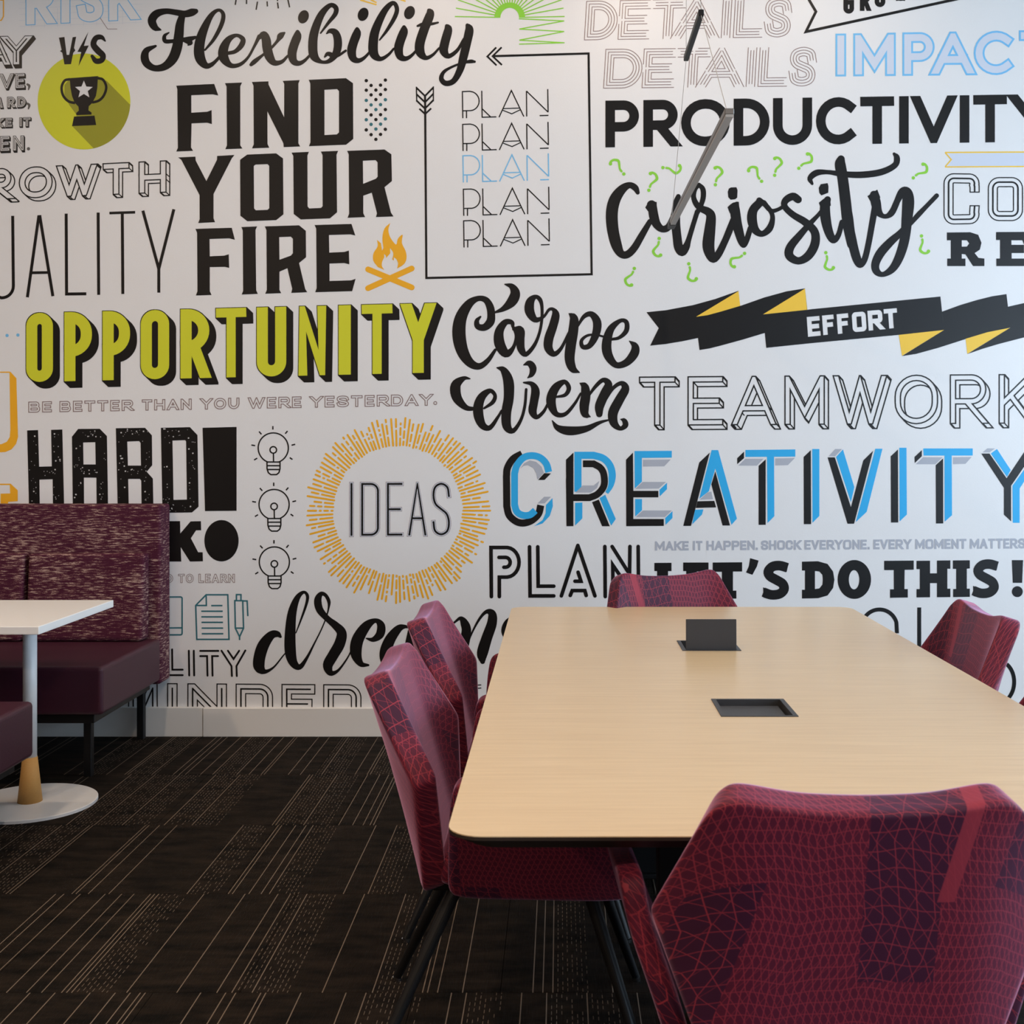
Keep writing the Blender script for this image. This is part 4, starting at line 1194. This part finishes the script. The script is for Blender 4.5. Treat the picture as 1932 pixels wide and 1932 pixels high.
a.build('huge black exclamation mark', 'mural_drawing')
a = Art(*V1(0,780))
a.poly([(1150,785),(1313,785),(1315,875),(1390,787),(1465,785),(1467,852),(1430,852),(1392,910),(1445,1012),(1478,1012),(1480,1078),(1385,1080),(1318,975),(1322,1080),(1150,1080),(1150,1015),(1185,1015),(1185,852),(1150,852)])
a.build('black slab letter K beside the booth')
a = Art(*V1(0,780))
for wd, x0, x1 in (('D',1205,1262),('TO',1300,1410),('LEARN',1448,1712)):
    LT = letters(auto(wd,x0,x1,.2), 15, lin(1200,1170,1710,1170), lin(1200,1236,1710,1234)); paint(a, LT, 16, 'brown'); paint(a, LT, 8, None)
a.build('small outlined brown lettering TO LEARN')
# ============ teal icons ============
a = Art(*V1(0,780)); w = 11
a.line(rr_path(1120,1338,1328,1614,12), w, 'teal', closed=True); a.line([(1120,1565),(1328,1563)], w, 'teal')
a.build('teal tablet outline half hidden by the booth', 'mural_drawing')
a = Art(*V1(0,780))
a.line([(1427,1400),(1503,1322),(1661,1322),(1670,1647),(1435,1647)], w, 'teal', closed=True)
a.line([(1427,1400),(1505,1400),(1503,1322)], w, 'teal')
a.line([(1540,1401),(1622,1401)], w, 'teal')
for k, y in enumerate((1442,1483,1523,1565,1606)): a.line([(1467+k,y),(1624+k,y)], w, 'teal')
a.build('teal outlined document sheet with text lines', 'mural_drawing')
a = Art(*V1(0,780))
a.line([(1712,1365),(1770,1365),(1776,1565),(1716,1565)], w, 'teal', closed=True); a.line([(1716,1565),(1747,1628),(1776,1565)], w, 'teal')
a.line([(1747,1620),(1747,1652)], w, 'teal'); a.line([(1724,1365),(1724,1321),(1757,1321),(1757,1365)], w, 'teal'); a.line([(1768,1367),(1802,1367),(1807,1478)], w, 'teal')
a.build('teal outlined pen', 'mural_drawing')
# ============ LITY, MINDED ============
a = Art(*V1(0,780)); w = 14
a.line([(1255,1720),(1257,1868),(1332,1868)], w, cap='round'); a.line([(1220,1720),(1222,1908),(1332,1908)], w, cap='round')
for x in (1377,1413): a.line([(x,1730),(x+3,1910)], w, cap='round')
a.line([(1460,1731),(1592,1731)], w, cap='round'); a.line([(1460,1769),(1510,1769),(1513,1912)], w, cap='round'); a.line([(1590,1769),(1547,1769),(1550,1912)], w, cap='round')
a.line([(1615,1730),(1688,1842),(1691,1914)], w, cap='round'); a.line([(1662,1730),(1703,1790),(1744,1730)], w, cap='round'); a.line([(1789,1728),(1724,1842),(1727,1914)], w, cap='round')
a.build('black double-line lettering ending in LITY')
a = Art(*V1(200,1000))
LT = letters([('M',165,375),('I',446,522),('N',598,878),('D',950,1214),('E',1284,1522),('D',1588,1858)], 68, lin(165,1118,1858,1130), lin(165,1400,1858,1412), sq=60)
for one in LT: nested(a, [one], ((77,'k'),(61,None),(11,'k')))
a.poly([(0,1287),(2200,1292),(2200,1600),(0,1600)], None)
a.view(*V1(600,1080))
a.line([(1190,820),(1150,822),(1120,860),(1118,920),(1150,945)], 8); a.line([(1190,842),(1158,846),(1140,872),(1140,915),(1165,925)], 8)
a.line([(1100,968),(1112,940),(1160,952)], 8); a.line([(1126,972),(1134,960),(1160,970)], 8)
a.build('black multi-line lettering MINDED cut off by the baseboard')
# ============ bulbs ============
for k, (cx, cy) in enumerate(((447,252),(453,664),(455,1083))):
    a = Art(*V1(400,780)); w = 10
    a.line([(cx-44,cy+102)]+circ(cx,cy,110,110,n=36,a0=114,a1=426)+[(cx+48,cy+102)], w)
    a.line(circ(cx,cy+14,24,24,n=20), w, closed=True); a.line([(cx+1,cy+38),(cx+2,cy+102)], w)
    a.line([(cx-46,cy+102),(cx-45,cy+152),(cx-36,cy+180),(cx-18,cy+194),(cx+24,cy+194),(cx+41,cy+180),(cx+49,cy+152),(cx+49,cy+102)], w, closed=True)
    for dy in (129,157): a.line([(cx-46,cy+dy),(cx+49,cy+dy)], w)
    for p0, p1 in (((-3,-160),(-3,-134)),((-104,-120),(-86,-100)),((104,-124),(87,-104)),((-160,-22),(-132,-17)),((160,-27),(133,-20)),((-140,88),(-117,74)),((140,84),(120,70))):
        a.line([(cx+p0[0],cy+p0[1]),(cx+p1[0],cy+p1[1])], w)
    a.build('outlined light bulb with rays, %s of three' % ('topmost','middle','lowest')[k], 'mural_drawing')
# ============ IDEAS ============
a = Art(*V1(400,780)); random.seed(11)
cx, cy = 1356, 709; N_ = 122
for i in range(N_):
    an = 2*math.pi*i/N_+random.uniform(-.006,.006)
    r0 = 474+random.uniform(-4,8); r1 = random.choice((664,668,640,655,662,610,672)) + random.uniform(-6,6)
    def seg(u, v): a.line([(cx+u*math.cos(an),cy+u*math.sin(an)),(cx+v*math.cos(an),cy+v*math.sin(an))], 14, 'or', cap='round')
    if i % 2 == 0 and random.random() < .75: seg(r0, r1)
    else:
        u = r0
        while u < r1-10:
            v = min(r1, u+random.choice((8,26,50,60,90,110))); seg(u, v); u = v+26
a.build('ring of orange rays and dashes around the word IDEAS', 'mural_drawing')
a = Art(*V1(400,780))
LT = letters([('I',1002,1030),('D',1080,1225),('E',1268,1396),('A',1424,1570),('S',1600,1742)], 30, lin(1002,500,1742,498), lin(1002,900,1742,896), sq=52)
paint(a, LT, 32, 'brown'); paint(a, LT, 26, 'lgrey'); paint(a, LT, 15, 'k')
a.build('thin black lettering IDEAS with a grey halo')
# ============ dreams ============
a = Art(*V1(400,780))
a.brush([(500,1628,20),(475,1608,46),(430,1618,62),(375,1690,84),(346,1780,86),(345,1850,80),(385,1882,34),(450,1850,14),(520,1765,10),(548,1735,8)])
a.brush([(612,1600,8),(650,1500,14),(688,1390,20),(696,1330,24),(668,1303,22),(622,1345,42),(585,1450,64),(570,1600,78),(572,1740,82),(595,1820,62),(640,1848,40),(690,1785,22),(750,1670,12),(795,1580,10),(830,1495,10),(850,1420,14),(852,1370,26),(828,1325,26),(795,1316,34),(772,1360,54),(785,1430,54),(840,1495,44),(900,1545,56),(945,1600,72),(930,1680,80),(885,1760,78),(845,1835,74),(865,1892,44),(918,1875,20),(980,1795,12),(1015,1730,10)])
a.brush([(1125,1640,10),(1175,1648,36),(1225,1610,62),(1232,1545,58),(1192,1510,34),(1125,1550,68),(1062,1650,88),(1050,1750,82),(1085,1825,44),(1140,1835,16)])
a.view(*V1(600,1080))
a.brush([(665,402,14),(630,395,30),(585,412,56),(525,490,78),(490,590,84),(500,670,60),(540,700,20),(600,640,10),(690,480,12)])
a.brush([(690,430,70),(670,540,76),(660,640,70),(700,700,30),(780,640,10),(900,450,12),(1000,360,16),(1040,335,30),(1068,370,60),(1082,430,70),(1060,540,76),(1040,640,70)])
a.brush([(1060,620,10),(1110,470,12),(1170,350,18),(1225,288,28),(1268,300,58),(1268,370,72),(1230,480,78),(1198,590,80),(1200,650,36)])
a.brush([(1420,320,20),(1380,370,50),(1362,430,52),(1400,500,60),(1420,580,64),(1380,660,40),(1330,640,40)])
a.build('black brush-script lettering dreams')

# ============ Carpe diem ============
a = Art(800,450,Z1)
a.brush([(412,570,14),(386,600,34),(392,640,44),(440,648,52),(482,610,62),(490,560,58),(482,500,56),(450,448,46),(392,438,40),(325,480,64),(268,580,88),(255,700,98),(280,820,88),(335,905,66),(402,932,48),(465,890,36),(520,812,22)])
a.brush([(515,540,14),(580,512,40),(640,460,74),(665,400,72),(640,350,44),(590,334,10)])
a.brush([(648,645,22),(640,612,34),(592,612,46),(548,680,66),(552,770,78),(598,838,62),(648,800,30),(672,720,22),(655,650,20)])
a.brush([(655,660,28),(702,668,58),(702,740,62),(708,805,56),(742,845,36),(800,785,28),(838,700,22),(858,600,22),(860,500,24),(845,445,32),(812,425,32),(775,460,62),(770,530,70),(812,592,44),(872,570,22),(912,518,22),(945,520,30),(960,560,58),(940,640,64),(910,730,68),(908,800,62),(948,842,42),(1000,800,26),(1055,690,20)])
a.brush([(1058,548,10),(1092,580,60),(1090,660,72),(1070,780,76),(1062,880,72),(1085,950,56),(1132,976,10)])
a.brush([(1118,645,14),(1165,570,30),(1220,552,44),(1262,610,62),(1252,700,58),(1208,780,42),(1158,790,34),(1148,745,26),(1190,708,20),(1250,702,16),(1312,716,16)])
a.brush([(1368,735,20),(1425,722,26),(1475,672,36),(1475,610,34),(1430,600,30),(1362,660,54),(1332,760,70),(1342,850,68),(1400,922,46),(1475,905,54),(1532,840,66),(1538,785,52),(1498,748,8)])
a.brush([(335,1022,10),(290,1020,34),(232,1070,74),(240,1160,72),(305,1232,42),(375,1242,24)])
a.brush([(438,1238,16),(500,1195,30),(518,1145,28),(482,1110,34),(425,1150,58),(396,1220,72),(400,1300,72),(430,1365,54),(482,1378,36),(540,1300,22),(565,1255,16)])
a.brush([(532,942,10),(580,960,50),(615,1040,76),(618,1160,74),(600,1270,72),(605,1370,64),(650,1402,36),(705,1325,24),(735,1220,22),(745,1100,20)])
a.brush([(726,1050,12),(785,1060,36),(812,1110,62),(802,1190,62),(792,1260,60),(822,1302,34),(872,1262,24),(905,1200,18)])
a.brush([(726,922,8),(768,910,44),(795,945,52),(785,990,38),(756,1016,8)])
a.brush([(965,1155,16),(1030,1140,28),(1056,1090,34),(1025,1045,34),(965,1082,60),(930,1150,70),(930,1215,66),(965,1280,40),(1030,1280,30),(1098,1205,22),(1142,1130,16)])
a.brush([(1138,1055,10),(1172,1080,56),(1178,1150,70),(1168,1220,70),(1175,1280,54),(1212,1300,8)])
a.brush([(1192,1160,14),(1245,1085,26),(1305,1032,34),(1345,1062,56),(1318,1130,68),(1280,1220,68),(1278,1280,48)])
a.brush([(1312,1200,14),(1375,1095,26),(1438,1055,34),(1468,1095,60),(1425,1175,68),(1378,1270,72),(1385,1345,60),(1430,1385,32),(1468,1362,42),(1460,1328,36),(1434,1318,8)])
a.brush([(1350,1322,12),(1280,1342,26),(1180,1388,48),(1060,1402,66),(975,1380,44),(935,1328,8)])
a.build('large black brush-script lettering Carpe diem')

# ============ EFFORT banner ============
K4 = 400/1932.0
a = Art(1132,500,K4)
a.poly([(423,430),(600,412),(850,365),(1050,310),(1262,235),(1278,375),(1280,560),(895,665),(750,695),(600,720),(457,735),(535,575)])
a.poly([(870,473),(980,455),(1100,425),(1278,373),(1400,330),(1500,295),(1700,240),(1868,213),(1890,412),(1890,560),(1500,620),(1300,680),(1100,735),(1000,760),(907,775)])
a.poly([(1485,450),(1887,408),(1932,402),(3102,287),(3135,592),(2722,637),(1932,712),(1515,755)])
a.poly([(3117,425),(3282,365),(3432,320),(3572,285),(3704,265),(3740,570),(3532,620),(3332,675),(3082,755),(2882,810),(2752,830),(3135,592)])
a.poly([(3717,380),(3864,347),(4100,290),(4100,610),(3864,660),(3632,720),(3482,765),(3347,812),(3737,572)])
a.poly([(875,472),(1262,238),(1278,372),(1100,425),(980,457)], 'yl'); a.poly([(1485,450),(1868,215),(1887,408),(1700,428)], 'yl')
a.poly([(2722,637),(3135,592),(2752,828)], 'yl'); a.poly([(3332,672),(3532,612),(3737,572),(3347,810)], 'yl')
a.view(1480,380,K6)
for ch, x0, x1, yt, yb in (('E',285,440,1400,1640),('F',470,610,1382,1620),('F',648,788,1366,1606),('O',830,1000,1345,1585),('R',1022,1200,1325,1565),('T',1218,1380,1305,1545)):
    LT = letters([(ch,x0,x1)], 56, lin(x0,yt+4,x1,yt-10), lin(x0,yb+6,x1,yb-10), sq=22, shear=-.07)
    paint(a, LT, 56, None)
a.build('black ribbon banner with yellow folds reading EFFORT')
# ============ TEAMWORK ============
a = Art(1132,500,K4); o2 = 400/K4
LT = letters([('T',355,690),('E',797,1125),('A',1205,1600),('M',1680,2050),('W',195+o2,680+o2),('O',752+o2,1150+o2),('R',1255+o2,1590+o2),('K',1700+o2,2010+o2)], 60, lin(355,1016,1590+o2,994), lin(355,1466,1590+o2,1448))
block3d(a, LT, 60, 12, (38,42))
a.build('hand-drawn outlined block lettering TEAMWORK')

# ============ CREATIVITY ============
a = Art(*V1(900,800))
def P(col, *ps):
    for p in ps: a.poly(p, col)
a.line(catmull([(328,217),(262,255),(222,320),(215,380)],6)+catmull([(217,600),(235,665),(285,710),(340,722),(400,702),(448,655),(465,592)],5), 52, 'k')
a.line(catmull([(523,350),(505,290),(460,245),(400,230),(340,245),(292,300),(274,360)],5)+catmull([(274,590),(292,640),(335,665),(385,662),(425,630)],5), 50, 'cyan')
P('cyan', [(415,745),(478,700),(500,650),(503,590),(550,540),(553,600),(530,670),(478,725)])
P('k', [(445,408),(490,358),(540,360),(492,408)]); P('grey', [(440,580),(490,530),(540,530),(493,578)], [(315,325),(345,285),(385,265),(430,275),(470,310),(488,355),(440,405),(432,360),(410,320),(370,300),(340,305)])
P('k', [(648,260),(703,208),(703,745),(652,745)], [(838,570),(888,550),(968,745),(912,745)])
a.line([(736,494),(736,228)]+catmull([(850,228),(920,250),(968,300),(986,370),(972,440),(935,495)],5), 52, 'cyan')
P('cyan', [(715,575),(768,572),(768,688),(715,740)], [(893,540),(935,515),(1012,692),(978,740)])
P('grey', [(718,500),(770,448),(850,448),(892,415),(875,465),(830,500)])
a.line([(690,537)]+catmull([(820,537),(880,510),(925,450),(925,370),(900,320),(850,290)],5)+[(772,290)], 60, None); P('k', [(648,400),(703,400),(703,745),(652,745)])
a.line([(690,537)]+catmull([(820,537),(880,510),(925,450),(925,370),(900,320),(850,290)],5)+[(772,290)], 50, 'k')
P('k', [(838,570),(888,550),(968,745),(912,745)])
P('k', [(1086,260),(1137,208),(1140,487),(1322,487),(1322,535),(1140,535),(1140,692),(1362,692),(1362,743),(1088,745)])
P('cyan', [(1148,197),(1420,195),(1420,245),(1202,247),(1202,420),(1150,470)], [(1152,547),(1203,547),(1203,628),(1153,675)], [(1330,480),(1385,428),(1385,475),(1332,528)], [(1372,685),(1425,635),(1425,685),(1374,735)])
P('grey', [(1210,260),(1412,258),(1365,308),(1210,310)], [(1155,473),(1208,422),(1378,422),(1325,470)], [(1158,678),(1210,630),(1420,630),(1370,678)])
P('k', [(1503,743),(1620,280),(1697,208),(1560,743)]); P('cyan', [(1620,545),(1710,190),(1758,190),(1895,690),(1855,735),(1737,325),(1690,490)], [(1590,625),(1650,622),(1640,660),(1568,732)])
P('k', [(1737,345),(1845,740),(1790,740),(1708,440)], [(1607,563),(1730,560),(1743,608),(1595,612)]); P('grey', [(1622,552),(1680,500),(1708,492),(1720,548)])
a.view(*V1(1432,800))
P('cyan', [(-99,189),(265,185),(265,238),(-99,240)], [(58,238),(110,238),(112,672),(62,722)]); P('k', [(-3,305),(49,257),(49,735),(-3,735)], [(-159,249),(-109,201),(-109,249),(-159,293)])
P('grey', [(-151,303),(-99,253),(33,253),(-15,303)]); P('grey', [(118,250),(262,247),(210,300),(118,302)])
P('k', [(325,240),(378,190),(380,730),(327,730)]); P('cyan', [(388,182),(440,182),(440,670),(390,720)])
P('k', [(500,243),(553,243),(670,605),(760,265),(832,195),(693,727),(645,727)]); P('cyan', [(562,240),(612,185),(695,460),(670,570)], [(848,180),(900,180),(785,640),(705,715)]); P('grey', [(508,235),(555,182),(605,182),(555,235)])
P('k', [(960,235),(1013,185),(1015,718),(962,718)]); P('cyan', [(1023,173),(1075,173),(1078,660),(1025,710)])
P('cyan', [(1197,178),(1558,178),(1558,230),(1200,230)], [(1352,229),(1405,229),(1407,665),(1353,712)]); P('k', [(1288,300),(1342,250),(1343,725),(1290,725)], [(1133,240),(1187,190),(1187,235),(1135,285)])
P('grey', [(1143,293),(1197,242),(1340,242),(1285,293)], [(1415,242),(1550,240),(1505,290),(1415,292)])
P('k', [(1620,215),(1680,215),(1805,395),(1932,205),(1985,205),(1985,235),(1838,450),(1838,710),(1785,660),(1785,465)]); P('cyan', [(1690,215),(1735,182),(1835,335),(1808,385)], [(1985,260),(2010,300),(1900,470),(1900,720),(1850,720),(1848,450)]); P('grey', [(1630,207),(1665,177),(1720,178),(1680,207)])
a.build('black, cyan and grey folded-strip lettering CREATIVITY')
# ============ small grey line, LET'S DO THIS ============
a = Art()
t_, b_ = lin(1236,1021.5,1932,1016), lin(1236,1038.5,1932,1034.5)
for wd, x0, x1 in (('MAKE',1236,1299),('IT',1307,1325),('HAPPEN.',1333,1430),('SHOCK',1436,1511),('EVERYONE.',1518,1641),('EVERY',1648,1719),('MOMENT',1727,1823),('MATTERS.',1830,1940)):
    LT = letters(auto(wd,x0,x1,.14), 3.6, t_, b_, sq=3.5); paint(a, LT, 4.2, 'grey')
a.build('small grey lettering MAKE IT HAPPEN. SHOCK EVERYONE. EVERY MOMENT MATTERS.')
a = Art(*V1(1100,1040))
a.poly([(520,85),(645,84),(645,145),(620,145),(620,280),(660,280),(665,240),(705,240),(700,345),(520,345),(520,287),(540,287),(540,145),(520,145)])
a.poly([(730,82),(915,82),(915,148),(830,148),(830,180),(880,180),(880,240),(830,240),(830,280),(920,280),(920,345),(730,345),(730,287),(752,287),(752,145),(730,145)])
a.poly([(945,82),(1160,80),(1160,148),(1093,148),(1093,287),(1118,287),(1118,345),(985,345),(985,287),(1012,287),(1012,150),(945,150)])
a.poly([(1218,50),(1280,68),(1268,110),(1235,172),(1188,155),(1208,110)])
a.view(*V1(1432,800))
for ox, oy in ((0,0),(1530,-11)):
    a.line(catmull([(208+ox,1048+oy),(150+ox,1032+oy),(98+ox,1040+oy),(68+ox,1075+oy),(82+ox,1110+oy),(130+ox,1138+oy),(172+ox,1165+oy),(182+ox,1205+oy),(150+ox,1238+oy),(90+ox,1245+oy),(32+ox,1225+oy)],4), 70, 'k')
    a.poly([(180+ox,1010+oy),(216+ox,1015+oy),(202+ox,1078+oy),(170+ox,1068+oy)]); a.poly([(30+ox,1190+oy),(75+ox,1210+oy),(75+ox,1278+oy),(32+ox,1265+oy)])
a.poly([(313,1003),(430,1000),(500,1020),(540,1075),(550,1135),(540,1195),(500,1250),(430,1270),(313,1272),(313,1208),(335,1208),(335,1068),(313,1068)]); a.poly([(408,1072),(440,1075),(462,1100),(465,1135),(462,1170),(440,1198),(408,1203)], None)
a.poly(circ(695,1133,122,142,n=44)); a.poly(circ(693,1135,38,70,n=28), None)
a.poly([(912,997),(1128,995),(1128,1062),(1062,1063),(1060,1203),(1085,1203),(1085,1265),(955,1267),(955,1205),(983,1205),(982,1065),(912,1065)])
a.poly([(1148,997),(1247,996),(1247,1088),(1297,1088),(1297,995),(1395,994),(1395,1055),(1373,1055),(1373,1200),(1395,1200),(1395,1262),(1297,1263),(1297,1160),(1247,1160),(1247,1263),(1148,1264),(1148,1203),(1172,1203),(1172,1058),(1148,1058)])
a.poly([(1413,994),(1537,993),(1537,1053),(1515,1055),(1515,1200),(1537,1200),(1537,1260),(1415,1262),(1415,1203),(1437,1202),(1437,1056),(1413,1056)])
a.poly([(1843,992),(1925,992),(1918,1158),(1850,1158)]); a.poly(circ(1883,1222,40,n=28))
a.build("heavy black slab lettering LET'S DO THIS!")
# ============ double-line PLAN, thin bottom letters ============
a = Art(*V1(900,800)); w = 27
a.line([(105,1258),(102,900),(215,900)]+circ(215,1008,92,108,n=12,a0=-85,a1=85)+[(215,1116),(163,1116),(163,1258)], w, cap='round')
a.line([(160,972),(208,972)]+circ(208,1008,34,36,n=8,a0=-85,a1=85)+[(196,1044)], w, cap='round')
a.line([(383,895),(387,1253),(560,1253)], w, cap='round'); a.line([(443,895),(446,1182),(560,1182)], w, cap='round')
a.line([(615,1253),(735,885)], w, cap='round'); a.line([(735,885),(860,1253)], w, cap='round'); a.line([(737,1080),(758,1146),(714,1146)], w, cap='round'); a.line([(680,1250),(694,1214),(786,1214),(796,1250)], w, cap='round')
a.line([(932,893),(935,1258)], w, cap='round'); a.line([(985,893),(1112,1095),(1115,893)], w, cap='round'); a.line([(1175,893),(1178,1258)], w, cap='round'); a.line([(992,1258),(990,1028),(1060,1130)], w, cap='round')
a.build('black rounded double-line lettering PLAN')
a = Art(*V1(1432,800)); w = 29
a.line(circ(878,1480,128,128,n=26,a0=205,a1=345)+[(1006,1526)], w); a.line([(1168,1337),(1168,1640)], w)
a.line(circ(1750,1880,110,150,n=24,a0=-60,a1=60), w)
a.build('thin black round letters behind the right-hand chairs')
